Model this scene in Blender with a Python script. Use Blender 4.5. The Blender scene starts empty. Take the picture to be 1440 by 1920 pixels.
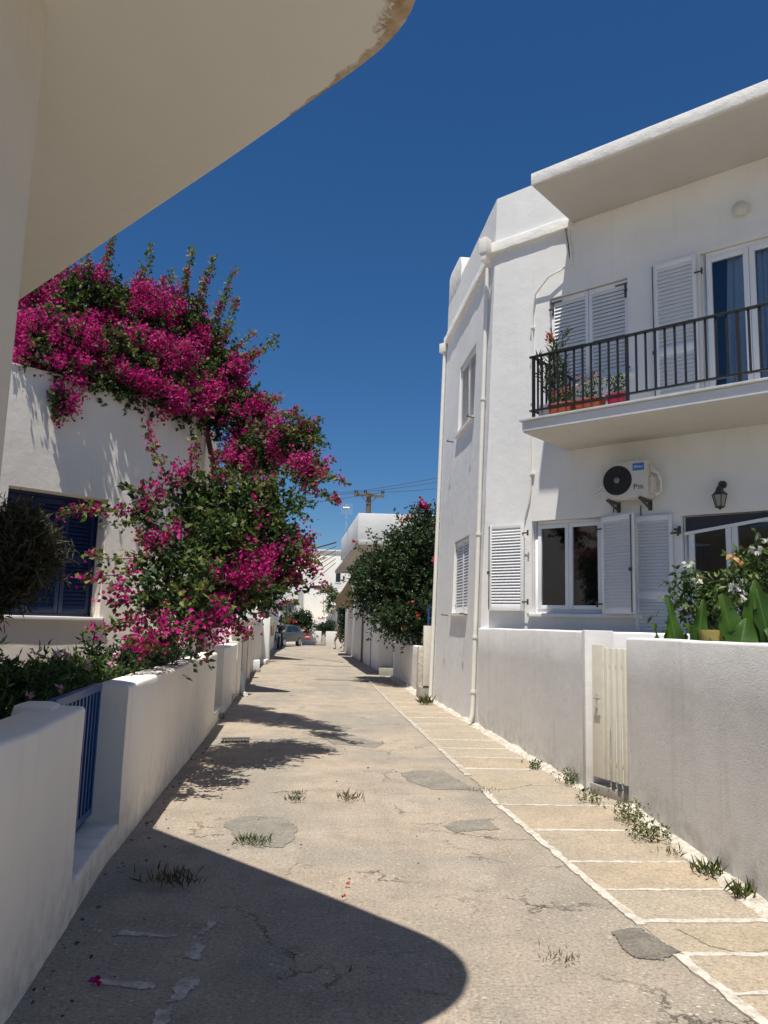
import bpy, bmesh, math, random
import numpy as np
from mathutils import Matrix, Vector, noise

scene = bpy.context.scene
COL = scene.collection
R = math.radians

# ---------------------------------------------------------------- camera, sky, sun, exposure
PITCH, ROLL, EYE = R(8.4), R(1.6), 1.6
Fw = Vector((0, math.cos(PITCH), math.sin(PITCH)))
u0 = Vector((0, -math.sin(PITCH), math.cos(PITCH)))
r0 = Vector((1, 0, 0))
Rt = math.cos(ROLL) * r0 + math.sin(ROLL) * u0
Up = -math.sin(ROLL) * r0 + math.cos(ROLL) * u0
cam = bpy.data.cameras.new('camera')
cam.sensor_fit = 'HORIZONTAL'
cam.sensor_width = 36
cam.lens = 36
cam.clip_start = 0.05
cam.clip_end = 4000
camo = bpy.data.objects.new('camera', cam)
COL.objects.link(camo)
camo.matrix_world = Matrix(((Rt.x, Up.x, -Fw.x, 0), (Rt.y, Up.y, -Fw.y, 0), (Rt.z, Up.z, -Fw.z, EYE), (0, 0, 0, 1)))
scene.camera = camo

SUN_DIR = Vector((0.09, 0.32, -1.0)).normalized()      # direction in which the light travels
SUN_EL = math.asin(-SUN_DIR.z)
world = bpy.data.worlds.new('World')
scene.world = world
world.use_nodes = True
wn_ = world.node_tree.nodes
wl_ = world.node_tree.links
wn_.clear()
sky = wn_.new('ShaderNodeTexSky')
sky.sky_type = 'NISHITA'
sky.sun_disc = False
sky.sun_elevation = SUN_EL
sky.sun_rotation = math.atan2(-SUN_DIR.x, -SUN_DIR.y)
sky.altitude = 0
sky.air_density = 1.0
sky.dust_density = 0.1
sky.ozone_density = 10.0
bg = wn_.new('ShaderNodeBackground')
bg.inputs['Strength'].default_value = 0.071
wo = wn_.new('ShaderNodeOutputWorld')
hsv = wn_.new('ShaderNodeHueSaturation')
hsv.inputs['Saturation'].default_value = 1.15
wl_.new(sky.outputs[0], hsv.inputs['Color'])
wl_.new(hsv.outputs[0], bg.inputs[0])
wl_.new(bg.outputs[0], wo.inputs[0])

sun = bpy.data.lights.new('sun', 'SUN')
sun.energy = 5.0
sun.angle = R(0.53)
sun.color = (1.0, 0.95, 0.865)
suno = bpy.data.objects.new('sun', sun)
COL.objects.link(suno)
suno.rotation_euler = SUN_DIR.to_track_quat('-Z', 'Y').to_euler()
suno.location = (-6, -12, 30)

vs = scene.view_settings
vs.view_transform = 'Standard'
vs.look = 'None'
vs.gamma = 1
vs.exposure = 0.22
vs.use_curve_mapping = False

cy = scene.cycles
cy.max_bounces = 5
cy.diffuse_bounces = 4
cy.glossy_bounces = 2
cy.transmission_bounces = 3
cy.transparent_max_bounces = 6

# ---------------------------------------------------------------- material helpers
def new_mat(name):
    m = bpy.data.materials.new(name)
    m.use_nodes = True
    nt = m.node_tree
    b = nt.nodes['Principled BSDF']
    return m, nt, b

def nd(nt, t, **kw):
    n = nt.nodes.new(t)
    for k, v in kw.items():
        if k.startswith('i_'):
            n.inputs[k[2:].replace('_', ' ')].default_value = v
        else:
            setattr(n, k, v)
    return n

def coords(nt, scale=(1, 1, 1), kind='Object'):
    tc = nd(nt, 'ShaderNodeTexCoord')
    mp = nd(nt, 'ShaderNodeMapping')
    mp.inputs['Scale'].default_value = scale
    nt.links.new(tc.outputs[kind], mp.inputs[0])
    return mp.outputs[0]

def noise_tex(nt, vec, scale, detail=4, rough=0.55, dist=0.0):
    n = nd(nt, 'ShaderNodeTexNoise')
    n.inputs['Scale'].default_value = scale
    n.inputs['Detail'].default_value = detail
    n.inputs['Roughness'].default_value = rough
    n.inputs['Distortion'].default_value = dist
    nt.links.new(vec, n.inputs['Vector'])
    return n.outputs['Fac']

def ramp(nt, fac, stops):
    r = nd(nt, 'ShaderNodeValToRGB')
    el = r.color_ramp.elements
    while len(el) < len(stops):
        el.new(0.5)
    for e, (p, c) in zip(el, stops):
        e.position = p
        e.color = (c, c, c, 1) if isinstance(c, (int, float)) else (*c, 1)
    nt.links.new(fac, r.inputs[0])
    return r.outputs[0]

def mix(nt, fac, a, b, mode='MIX'):
    m = nd(nt, 'ShaderNodeMix', data_type='RGBA', blend_type=mode)
    for sock, v in ((m.inputs[0], fac), (m.inputs[6], a), (m.inputs[7], b)):
        if isinstance(v, (int, float)):
            sock.default_value = v
        elif isinstance(v, tuple):
            sock.default_value = (*v, 1)
        else:
            nt.links.new(v, sock)
    return m.outputs[2]

def math_n(nt, op, a, b=None, clamp=False):
    m = nd(nt, 'ShaderNodeMath', operation=op, use_clamp=clamp)
    for i, v in enumerate((a, b)):
        if v is None:
            continue
        if isinstance(v, (int, float)):
            m.inputs[i].default_value = v
        else:
            nt.links.new(v, m.inputs[i])
    return m.outputs[0]

def bump(nt, b, h, strength=0.3, dist=0.01, prev=None):
    n = nd(nt, 'ShaderNodeBump')
    n.inputs['Strength'].default_value = strength
    n.inputs['Distance'].default_value = dist
    nt.links.new(h, n.inputs['Height'])
    if prev is not None:
        nt.links.new(prev, n.inputs['Normal'])
    nt.links.new(n.outputs[0], b.inputs['Normal'])
    return n.outputs[0]

def plaster(name, col, grain=60, grain_s=0.25, dirt=0.5, tone=0.06, lump=0.35, base_h=0.45):
    m, nt, b = new_mat(name)
    v = coords(nt, kind='Object')
    geo = nd(nt, 'ShaderNodeNewGeometry')
    sep = nd(nt, 'ShaderNodeSeparateXYZ')
    nt.links.new(geo.outputs['Position'], sep.inputs[0])
    big = noise_tex(nt, v, 0.9, 3, 0.6)
    c = mix(nt, ramp(nt, big, [(0.35, 0.0), (0.7, 1.0)]), tuple(x * (1 - tone) for x in col), tuple(min(0.9, x * (1 + tone * .6)) for x in col))
    # vertical rain streaks and repaint patches
    vs2 = coords(nt, (5, 5, 0.35))
    st = noise_tex(nt, vs2, 1.6, 3, 0.65)
    c = mix(nt, math_n(nt, 'MULTIPLY', ramp(nt, st, [(0.56, 0.0), (0.78, 1.0)]), 0.30 * dirt), c, (0.42, 0.39, 0.33))
    # splash dirt at the foot, broken up by noise
    foot = nd(nt, 'ShaderNodeMapRange')
    foot.inputs['From Min'].default_value = base_h
    foot.inputs['From Max'].default_value = 0.0
    nt.links.new(sep.outputs['Z'], foot.inputs['Value'])
    dn = noise_tex(nt, v, 7, 3, 0.7)
    df = math_n(nt, 'MULTIPLY', foot.outputs[0], ramp(nt, dn, [(0.4, 0.0), (0.65, 1.0)]))
    c = mix(nt, math_n(nt, 'MULTIPLY', df, 0.55 * dirt), c, (0.30, 0.26, 0.20))
    vk = coords(nt, (9, 9, 3.2))
    sk1 = ramp(nt, noise_tex(nt, vk, 2.2, 3, 0.75), [(0.66, 0.0), (0.73, 1.0)])
    sk2 = ramp(nt, noise_tex(nt, v, 1.7, 2, 0.6), [(0.60, 0.0), (0.70, 1.0)])
    c = mix(nt, math_n(nt, 'MULTIPLY', math_n(nt, 'MULTIPLY', sk1, sk2), 0.55 * dirt), c, (0.16, 0.14, 0.12))
    nt.links.new(c, b.inputs['Base Color'])
    b.inputs['Roughness'].default_value = 0.88
    b.inputs['Specular IOR Level'].default_value = 0.25
    g1 = noise_tex(nt, v, grain, 2, 0.6)
    g2 = noise_tex(nt, v, 4.5, 3, 0.55)
    n1 = bump(nt, b, g2, lump, 0.02)
    bump(nt, b, g1, grain_s, 0.006, n1)
    return m

def simple(name, col, rough=0.5, metal=0.0, var=0.0, scale=12, spec=0.5, bmp=0.0, bscale=40):
    m, nt, b = new_mat(name)
    b.inputs['Roughness'].default_value = rough
    b.inputs['Metallic'].default_value = metal
    b.inputs['Specular IOR Level'].default_value = spec
    v = coords(nt)
    n = noise_tex(nt, v, scale, 4, 0.6)
    c = mix(nt, ramp(nt, n, [(0.3, 0.0), (0.7, 1.0)]), tuple(x * (1 - var) for x in col), tuple(min(1, x * (1 + var * .5)) for x in col))
    nt.links.new(c, b.inputs['Base Color'])
    if bmp:
        bump(nt, b, noise_tex(nt, v, bscale, 4, 0.6), bmp, 0.005)
    return m

def leaf_mat(name, stops, trans=0.35, rough=0.55):
    m, nt, b = new_mat(name)
    at = nd(nt, 'ShaderNodeAttribute', attribute_name='rnd')
    c = ramp(nt, at.outputs['Fac'], stops)
    nt.links.new(c, b.inputs['Base Color'])
    b.inputs['Roughness'].default_value = rough
    b.inputs['Specular IOR Level'].default_value = 0.35
    tr = nd(nt, 'ShaderNodeBsdfTranslucent')
    nt.links.new(c, tr.inputs[0])
    ms = nd(nt, 'ShaderNodeMixShader')
    ms.inputs[0].default_value = trans
    nt.links.new(b.outputs[0], ms.inputs[1])
    nt.links.new(tr.outputs[0], ms.inputs[2])
    nt.links.new(ms.outputs[0], nt.nodes['Material Output'].inputs[0])
    return m

def glass_mat(name, tint=(0.88, 0.90, 0.92), rough=0.02):
    m, nt, b = new_mat(name)
    nt.nodes.remove(b)
    tr = nd(nt, 'ShaderNodeBsdfTransparent')
    tr.inputs[0].default_value = (*tint, 1)
    gl = nd(nt, 'ShaderNodeBsdfGlossy')
    gl.inputs['Roughness'].default_value = rough
    fr = nd(nt, 'ShaderNodeFresnel')
    fr.inputs['IOR'].default_value = 1.6
    ms = nd(nt, 'ShaderNodeMixShader')
    nt.links.new(fr.outputs[0], ms.inputs[0])
    nt.links.new(tr.outputs[0], ms.inputs[1])
    nt.links.new(gl.outputs[0], ms.inputs[2])
    nt.links.new(ms.outputs[0], nt.nodes['Material Output'].inputs[0])
    return m

def aggregate(nt, v, c, amount=1.0):
    """exposed aggregate: two sizes of pale and dark chips plus sandy grain"""
    grain = noise_tex(nt, v, 55, 4, 0.8)
    c = mix(nt, 0.85, c, ramp(nt, grain, [(0.30, 0.46), (0.5, 1.0), (0.70, 1.36)]), 'MULTIPLY')
    tot = None
    for sc, lo, hi, strength, seed in (((30, 44, 30), .66, .76, .85, 0.0), ((62, 84, 62), .60, .72, .75, 3.7)):
        mp = coords(nt, sc)
        ad = nd(nt, 'ShaderNodeVectorMath', operation='ADD')
        ad.inputs[1].default_value = (seed, seed * 2, 0)
        nt.links.new(mp, ad.inputs[0])
        vo = nd(nt, 'ShaderNodeTexVoronoi')
        vo.inputs['Scale'].default_value = 1
        nt.links.new(ad.outputs[0], vo.inputs['Vector'])
        sp = nd(nt, 'ShaderNodeSeparateColor')
        nt.links.new(vo.outputs['Color'], sp.inputs[0])
        shape = ramp(nt, vo.outputs['Distance'], [(0.22, 1.0), (0.40, 0.0)])
        peb = math_n(nt, 'MULTIPLY', shape, ramp(nt, sp.outputs[0], [(lo, 0.0), (hi, 1.0)]))
        drk = math_n(nt, 'MULTIPLY', shape, ramp(nt, sp.outputs[2], [(0.80, 0.0), (0.86, 1.0)]))
        pm = ramp(nt, noise_tex(nt, v, 0.9, 3), [(0.36, 0.25), (0.62, 1.0)])
        peb = math_n(nt, 'MULTIPLY', peb, pm)
        c = mix(nt, math_n(nt, 'MULTIPLY', drk, 0.5 * amount), c, (0.16, 0.128, 0.095))
        c = mix(nt, math_n(nt, 'MULTIPLY', peb, strength * amount), c, mix(nt, sp.outputs[1], (0.42, 0.34, 0.25), (0.72, 0.66, 0.55)))
        tot = peb if tot is None else math_n(nt, 'ADD', tot, peb)
    return c, math_n(nt, 'ADD', grain, math_n(nt, 'MULTIPLY', tot, 0.5))

def street_mat():
    m, nt, b = new_mat('worn pink concrete')
    v = coords(nt)
    big = noise_tex(nt, v, 0.42, 3, 0.6, 0.6)
    c = mix(nt, ramp(nt, big, [(0.40, 0.0), (0.58, 1.0)]), (0.322, 0.286, 0.236), (0.425, 0.348, 0.270))
    mid = noise_tex(nt, v, 2.6, 6, 0.65)
    c = mix(nt, math_n(nt, 'MULTIPLY', ramp(nt, mid, [(0.45, 0.0), (0.72, 1.0)]), 0.62), c, (0.225, 0.20, 0.158))
    pale = noise_tex(nt, v, 1.1, 5, 0.7, 0.8)
    c = mix(nt, math_n(nt, 'MULTIPLY', ramp(nt, pale, [(0.56, 0.0), (0.70, 1.0)]), 0.6), c, (0.46, 0.415, 0.335))
    tr = coords(nt, (1.5, .16, 1))
    trk = noise_tex(nt, tr, 1.3, 3, 0.6)
    c = mix(nt, math_n(nt, 'MULTIPLY', ramp(nt, trk, [(0.50, 0.0), (0.66, 1.0)]), 0.45), c, (0.265, 0.245, 0.20))
    c, h = aggregate(nt, v, c, 1.0)
    # cracks: thin, jagged, in a few places only
    nz = nd(nt, 'ShaderNodeTexNoise')
    nz.inputs['Scale'].default_value = 5.5
    nz.inputs['Detail'].default_value = 8
    nz.inputs['Roughness'].default_value = 0.7
    nt.links.new(v, nz.inputs['Vector'])
    sc = nd(nt, 'ShaderNodeVectorMath', operation='SCALE')
    sc.inputs['Scale'].default_value = 0.42
    nt.links.new(nz.outputs['Color'], sc.inputs[0])
    dv = nd(nt, 'ShaderNodeVectorMath', operation='ADD')
    nt.links.new(v, dv.inputs[0])
    nt.links.new(sc.outputs[0], dv.inputs[1])
    for scale, wid, mscale, lo, hi, amt in ((0.75, 0.008, 0.9, .48, .60, .65), (2.6, 0.020, 0.6, .57, .67, .5)):
        cr = nd(nt, 'ShaderNodeTexVoronoi', feature='DISTANCE_TO_EDGE')
        cr.inputs['Scale'].default_value = scale
        nt.links.new(dv.outputs[0], cr.inputs['Vector'])
        line = ramp(nt, cr.outputs['Distance'], [(0.0, 1.0), (wid * .5, 0.7), (wid, 0.0)])
        crk = math_n(nt, 'MULTIPLY', line, ramp(nt, noise_tex(nt, v, mscale, 5, .65), [(lo, 0.0), (hi, 1.0)]))
        c = mix(nt, math_n(nt, 'MULTIPLY', crk, amt), c, (0.06, 0.048, 0.034))
        h = math_n(nt, 'SUBTRACT', h, crk)
    nt.links.new(c, b.inputs['Base Color'])
    b.inputs['Roughness'].default_value = 0.9
    b.inputs['Specular IOR Level'].default_value = 0.2
    n1 = bump(nt, b, mid, 0.4, 0.03)
    bump(nt, b, h, 0.8, 0.008, n1)
    return m

def slab_mat():
    m, nt, b = new_mat('tan paving concrete')
    v = coords(nt)
    oi = nd(nt, 'ShaderNodeObjectInfo')
    big = noise_tex(nt, v, 1.3, 5, 0.6)
    c = mix(nt, ramp(nt, big, [(0.38, 0.0), (0.62, 1.0)]), (0.345, 0.290, 0.218), (0.440, 0.350, 0.250))
    c = mix(nt, math_n(nt, 'MULTIPLY', oi.outputs['Random'], 0.6), c, (0.375, 0.33, 0.265))
    st = noise_tex(nt, v, 5, 6, 0.7)
    c = mix(nt, math_n(nt, 'MULTIPLY', ramp(nt, st, [(0.52, 0.0), (0.72, 1.0)]), 0.45), c, (0.22, 0.19, 0.145))
    c, h = aggregate(nt, v, c, 0.75)
    nt.links.new(c, b.inputs['Base Color'])
    b.inputs['Roughness'].default_value = 0.9
    b.inputs['Specular IOR Level'].default_value = 0.2
    bump(nt, b, h, 0.7, 0.007)
    return m

def worn_paint(name, lo, hi, under=(0.36, 0.305, 0.235), paint=(0.62, 0.58, 0.51)):
    m, nt, b = new_mat(name)
    v = coords(nt)
    n = noise_tex(nt, v, 14, 6, 0.75)
    g = noise_tex(nt, v, 60, 3, 0.7)
    c = mix(nt, ramp(nt, n, [(lo, 0.0), (hi, 1.0)]), under, paint)
    c = mix(nt, 0.5, c, ramp(nt, g, [(0.3, 0.65), (0.65, 1.1)]), 'MULTIPLY')
    nt.links.new(c, b.inputs['Base Color'])
    b.inputs['Roughness'].default_value = 0.85
    bump(nt, b, g, 0.4, 0.005)
    return m

def soffit_mat():
    m, nt, b = new_mat('soffit paint peeling')
    v = coords(nt)
    at = nd(nt, 'ShaderNodeAttribute', attribute_name='peel')
    n = noise_tex(nt, v, 6.5, 8, 0.68, 0.4)
    t = math_n(nt, 'ADD', at.outputs['Fac'], math_n(nt, 'MULTIPLY', math_n(nt, 'SUBTRACT', n, 0.5), 1.7))
    mask = ramp(nt, t, [(0.60, 0.0), (0.625, 1.0)])
    rim = ramp(nt, t, [(0.53, 0.0), (0.59, 1.0), (0.62, 0.0)])
    n2 = noise_tex(nt, v, 9, 6, 0.7)
    con = mix(nt, ramp(nt, n2, [(0.35, 0.0), (0.65, 1.0)]), (0.36, 0.235, 0.125), (0.58, 0.50, 0.40))
    big = noise_tex(nt, v, 0.8, 4)
    paint = mix(nt, big, (0.70, 0.69, 0.64), (0.75, 0.74, 0.69))
    spk = noise_tex(nt, v, 30, 2, 0.5)
    paint = mix(nt, math_n(nt, 'MULTIPLY', ramp(nt, spk, [(0.76, 0.0), (0.80, 1.0)]), 0.35), paint, (0.2, 0.17, 0.13))
    c = mix(nt, mask, paint, con)
    nt.links.new(c, b.inputs['Base Color'])
    b.inputs['Roughness'].default_value = 0.85
    b.inputs['Specular IOR Level'].default_value = 0.2
    h = math_n(nt, 'SUBTRACT', math_n(nt, 'ADD', rim, math_n(nt, 'MULTIPLY', noise_tex(nt, v, 45, 3), 0.3)), mask)
    n1 = bump(nt, b, noise_tex(nt, v, 1.5, 3), 0.4, 0.05)
    bump(nt, b, h, 0.5, 0.008, n1)
    return m

M = {}
M['white'] = plaster('white limewash', (0.80, 0.79, 0.765), 55, 0.18)
M['white2'] = plaster('white rough render', (0.78, 0.77, 0.745), 95, 0.55, 0.9)
M['cream'] = plaster('cream wall render', (0.86, 0.80, 0.70), 60, 0.2, 0.8)  # warm cream base colour of the walls on the left
M['cornice'] = plaster('lumpy whitewashed cornice', (0.80, 0.78, 0.73), 30, 0.5, 0.4, lump=0.9)
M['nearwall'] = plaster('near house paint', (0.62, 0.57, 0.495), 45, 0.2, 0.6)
M['mortar'] = worn_paint('flaking whitewashed mortar', 0.34, 0.60, (0.36, 0.30, 0.22), (0.66, 0.62, 0.54))
M['far'] = plaster('far limewash', (0.82, 0.79, 0.71), 30, 0.1, 0.4)
M['soffit'] = soffit_mat()
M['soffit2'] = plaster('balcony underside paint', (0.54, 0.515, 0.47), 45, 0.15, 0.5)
M['street'] = street_mat()
M['slab'] = slab_mat()
M['line'] = worn_paint('thick white line paint', 0.32, 0.56)
M['faded'] = worn_paint('faded white paint', 0.44, 0.64)
def patch_mat(name, ca, cb, amt):
    m, nt, b = new_mat(name)
    v = coords(nt)
    c = mix(nt, ramp(nt, noise_tex(nt, v, 4, 6, .7), [(0.35, 0.0), (0.65, 1.0)]), ca, cb)
    c, h = aggregate(nt, v, c, amt)
    nt.links.new(c, b.inputs['Base Color'])
    b.inputs['Roughness'].default_value = 0.92
    b.inputs['Specular IOR Level'].default_value = 0.2
    bump(nt, b, h, 0.8, 0.008)
    return m
M['wornmark'] = worn_paint('half worn white paint', 0.38, 0.60)
M['patch'] = patch_mat('grey asphalt patch', (0.20, 0.188, 0.16), (0.29, 0.262, 0.215), 0.5)
M['patch_dark'] = patch_mat('dark asphalt patch', (0.14, 0.13, 0.112), (0.25, 0.225, 0.185), 0.45)
M['patch_tan'] = patch_mat('tan mortar patch', (0.36, 0.305, 0.225), (0.42, 0.35, 0.25), 0.2)
M['soil'] = simple('garden soil', (0.12, 0.09, 0.06), 0.95, var=0.4, scale=20, bmp=0.6)
M['concrete'] = simple('grey concrete', (0.36, 0.34, 0.30), 0.9, var=0.25, scale=14, bmp=0.4)
M['shutter'] = simple('white enamel shutter', (0.80, 0.80, 0.79), 0.42, var=0.03, scale=5)
M['pvc'] = simple('white window frame', (0.80, 0.80, 0.79), 0.35, var=0.02, scale=4)
M['pipe'] = simple('cream drain pipe', (0.79, 0.765, 0.69), 0.55, var=0.06, scale=8)
M['iron'] = simple('black railing paint', (0.012, 0.011, 0.010), 0.45, var=0.2)
M['hinge'] = simple('grey iron hinge', (0.07, 0.065, 0.06), 0.55, var=0.2)
M['marble'] = simple('grey marble edge', (0.55, 0.54, 0.52), 0.5, var=0.15, scale=6)
M['glass'] = glass_mat('window glass')
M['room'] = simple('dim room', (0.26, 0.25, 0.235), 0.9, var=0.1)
M['curtain_blue'] = simple('blue grey curtain', (0.60, 0.70, 0.80), 0.9, var=0.08, scale=25)
M['bluedeep'] = simple('deep blue curtain lining', (0.03, 0.055, 0.14), 0.8, var=0.1)
M['blue'] = simple('blue gate paint', (0.018, 0.075, 0.22), 0.4, var=0.12)
M['blueshut'] = simple('dark blue shutter paint', (0.006, 0.022, 0.08), 0.45, var=0.15)
M['creamgate'] = simple('cream gate paint', (0.74, 0.705, 0.59), 0.5, var=0.08, scale=10, bmp=0.1)
M['acwhite'] = simple('unit casing', (0.62, 0.60, 0.54), 0.5, var=0.04)
M['black'] = simple('black plastic', (0.012, 0.012, 0.013), 0.5)
M['charcoal'] = simple('charcoal plastic', (0.035, 0.035, 0.037), 0.5)
M['badge'] = simple('badge blue', (0.02, 0.17, 0.52), 0.4)
M['letter'] = simple('badge white', (0.8, 0.8, 0.8), 0.4)
M['globe'] = simple('opal globe', (0.58, 0.57, 0.50), 0.35)
M['lampglass'] = simple('frosted lantern pane', (0.30, 0.30, 0.27), 0.3)
M['terracotta'] = simple('terracotta', (0.42, 0.105, 0.055), 0.8, var=0.15)
M['pinkpot'] = simple('pink plastic pot', (0.45, 0.03, 0.08), 0.45, var=0.05)
M['greypot'] = simple('grey trough', (0.33, 0.33, 0.33), 0.7, var=0.1)
M['bark'] = simple('brown bark', (0.14, 0.10, 0.065), 0.95, var=0.4, scale=30, bmp=0.8)
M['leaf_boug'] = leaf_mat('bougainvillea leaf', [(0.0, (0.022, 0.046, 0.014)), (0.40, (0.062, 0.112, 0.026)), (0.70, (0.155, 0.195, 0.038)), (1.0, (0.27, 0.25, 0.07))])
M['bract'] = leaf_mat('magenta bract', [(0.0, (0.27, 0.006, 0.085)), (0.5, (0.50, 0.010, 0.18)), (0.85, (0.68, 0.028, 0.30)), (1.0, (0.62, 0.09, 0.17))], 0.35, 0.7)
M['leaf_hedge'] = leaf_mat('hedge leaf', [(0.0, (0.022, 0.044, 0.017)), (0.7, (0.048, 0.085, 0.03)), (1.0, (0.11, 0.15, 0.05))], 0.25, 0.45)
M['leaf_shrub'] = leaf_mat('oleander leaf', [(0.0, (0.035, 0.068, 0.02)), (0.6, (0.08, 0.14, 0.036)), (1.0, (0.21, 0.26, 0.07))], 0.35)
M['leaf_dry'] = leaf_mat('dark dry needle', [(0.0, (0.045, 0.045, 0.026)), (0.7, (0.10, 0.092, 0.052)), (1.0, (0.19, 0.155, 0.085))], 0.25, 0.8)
M['leaf_canna'] = leaf_mat('canna leaf', [(0.0, (0.035, 0.10, 0.014)), (1.0, (0.075, 0.16, 0.025))], 0.35, 0.35)
def canna_mat():
    m = leaf_mat('canna leaf', [(0.0, (0.035, 0.095, 0.014)), (1.0, (0.075, 0.155, 0.025))], 0.3, 0.38)
    nt = m.node_tree
    b = nt.nodes['Principled BSDF']
    src = b.inputs['Base Color'].links[0].from_socket
    tc = nd(nt, 'ShaderNodeTexCoord')
    sp = nd(nt, 'ShaderNodeSeparateXYZ')
    nt.links.new(tc.outputs['Object'], sp.inputs[0])
    ax = math_n(nt, 'ABSOLUTE', sp.outputs['X'])
    ph = math_n(nt, 'SUBTRACT', math_n(nt, 'MULTIPLY', sp.outputs['Z'], 260.0), math_n(nt, 'MULTIPLY', ax, 420.0))
    vein = math_n(nt, 'SINE', ph)
    c = mix(nt, 1.0, src, ramp(nt, math_n(nt, 'MULTIPLY_ADD', vein, 0.5), [(0.0, 0.78), (0.5, 1.12)]), 'MULTIPLY')
    v = coords(nt)
    c = mix(nt, math_n(nt, 'MULTIPLY', ramp(nt, noise_tex(nt, v, 9, 4, .7), [(0.55, 0.0), (0.72, 1.0)]), .5), c, (0.15, 0.17, 0.035))
    c = mix(nt, math_n(nt, 'MULTIPLY', ramp(nt, ax, [(0.003, 1.0), (0.008, 0.0)]), .6), c, (0.16, 0.24, 0.06))
    nt.links.new(c, b.inputs['Base Color'])
    bump(nt, b, vein, 0.35, 0.004)
    return m
M['leaf_canna'] = canna_mat()
M['red'] = leaf_mat('red petal', [(0.0, (0.45, 0.02, 0.03)), (1.0, (0.75, 0.10, 0.07))], 0.3)
M['pinkpetal'] = leaf_mat('pale pink petal', [(0.0, (0.55, 0.22, 0.32)), (1.0, (0.78, 0.55, 0.60))], 0.3)
M['whitepetal'] = leaf_mat('white petal', [(0.0, (0.7, 0.68, 0.6)), (1.0, (0.82, 0.8, 0.74))], 0.3)
M['orange'] = leaf_mat('faded orange petal', [(0.0, (0.50, 0.22, 0.10)), (1.0, (0.62, 0.34, 0.18))], 0.3)
M['grass'] = leaf_mat('weed blade', [(0.0, (0.05, 0.085, 0.02)), (0.7, (0.10, 0.14, 0.035)), (1.0, (0.24, 0.21, 0.09))], 0.3)
M['drygrass'] = leaf_mat('dry weed blade', [(0.0, (0.07, 0.075, 0.03)), (1.0, (0.26, 0.20, 0.10))], 0.3)
M['yellow'] = simple('pale yellow pot', (0.62, 0.50, 0.14), 0.7, var=0.2, scale=18, bmp=0.5)
M['wood'] = simple('weathered pole timber', (0.17, 0.12, 0.08), 0.9, var=0.3, scale=20)
M['wire'] = simple('grey cable', (0.05, 0.05, 0.055), 0.6)
M['steel'] = simple('galvanised steel', (0.55, 0.55, 0.54), 0.45, 0.5, var=0.1)
M['thatch'] = simple('brown reed', (0.16, 0.11, 0.065), 0.95, var=0.5, scale=40, bmp=0.8)
M['teal'] = simple('grey blue door paint', (0.10, 0.17, 0.22), 0.5, var=0.1)
M['carpaint'] = simple('grey green car paint', (0.10, 0.112, 0.110), 0.28, 0.35, var=0.03)
M['carglass'] = simple('dark car glass', (0.02, 0.022, 0.024), 0.06)
M['tyre'] = simple('tyre rubber', (0.02, 0.02, 0.02), 0.85)
M['rim'] = simple('alloy rim', (0.45, 0.45, 0.45), 0.35, 0.6)
M['lamp_red'] = simple('red tail lamp', (0.35, 0.01, 0.01), 0.2)
M['sign_red'] = simple('sign red', (0.42, 0.02, 0.025), 0.45)
M['sign_blue'] = simple('sign blue', (0.02, 0.13, 0.42), 0.45)
M['sign_white'] = simple('sign white', (0.78, 0.77, 0.75), 0.45)
M['skin'] = simple('skin', (0.42, 0.25, 0.17), 0.6)
M['cloth_dark'] = simple('dark cloth', (0.03, 0.03, 0.035), 0.9)
M['cloth_olive'] = simple('olive cloth', (0.10, 0.085, 0.05), 0.9)
M['cloth_khaki'] = simple('khaki cloth', (0.20, 0.16, 0.10), 0.9)
M['hair'] = simple('dark hair', (0.03, 0.02, 0.015), 0.7)
M['tile'] = simple('terracotta tile', (0.42, 0.17, 0.09), 0.85, var=0.2)
M['meter'] = simple('ochre metal box', (0.33, 0.26, 0.09), 0.6, var=0.2)

# ---------------------------------------------------------------- object helpers
def link(o, parent=None):
    COL.objects.link(o)
    if parent is not None:
        o.parent = parent
    return o

def tag(o, label=None, cat=None, group=None, kind=None):
    if label: o['label'] = label
    if cat: o['category'] = cat
    if group: o['group'] = group
    if kind: o['kind'] = kind
    return o

def empty(name, label, cat, loc=(0, 0, 0), rz=0.0, group=None):
    o = bpy.data.objects.new(name, None)
    o.empty_display_size = 0.2
    o.location = loc
    o.rotation_euler = (0, 0, rz)
    link(o)
    return tag(o, label, cat, group)

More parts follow.
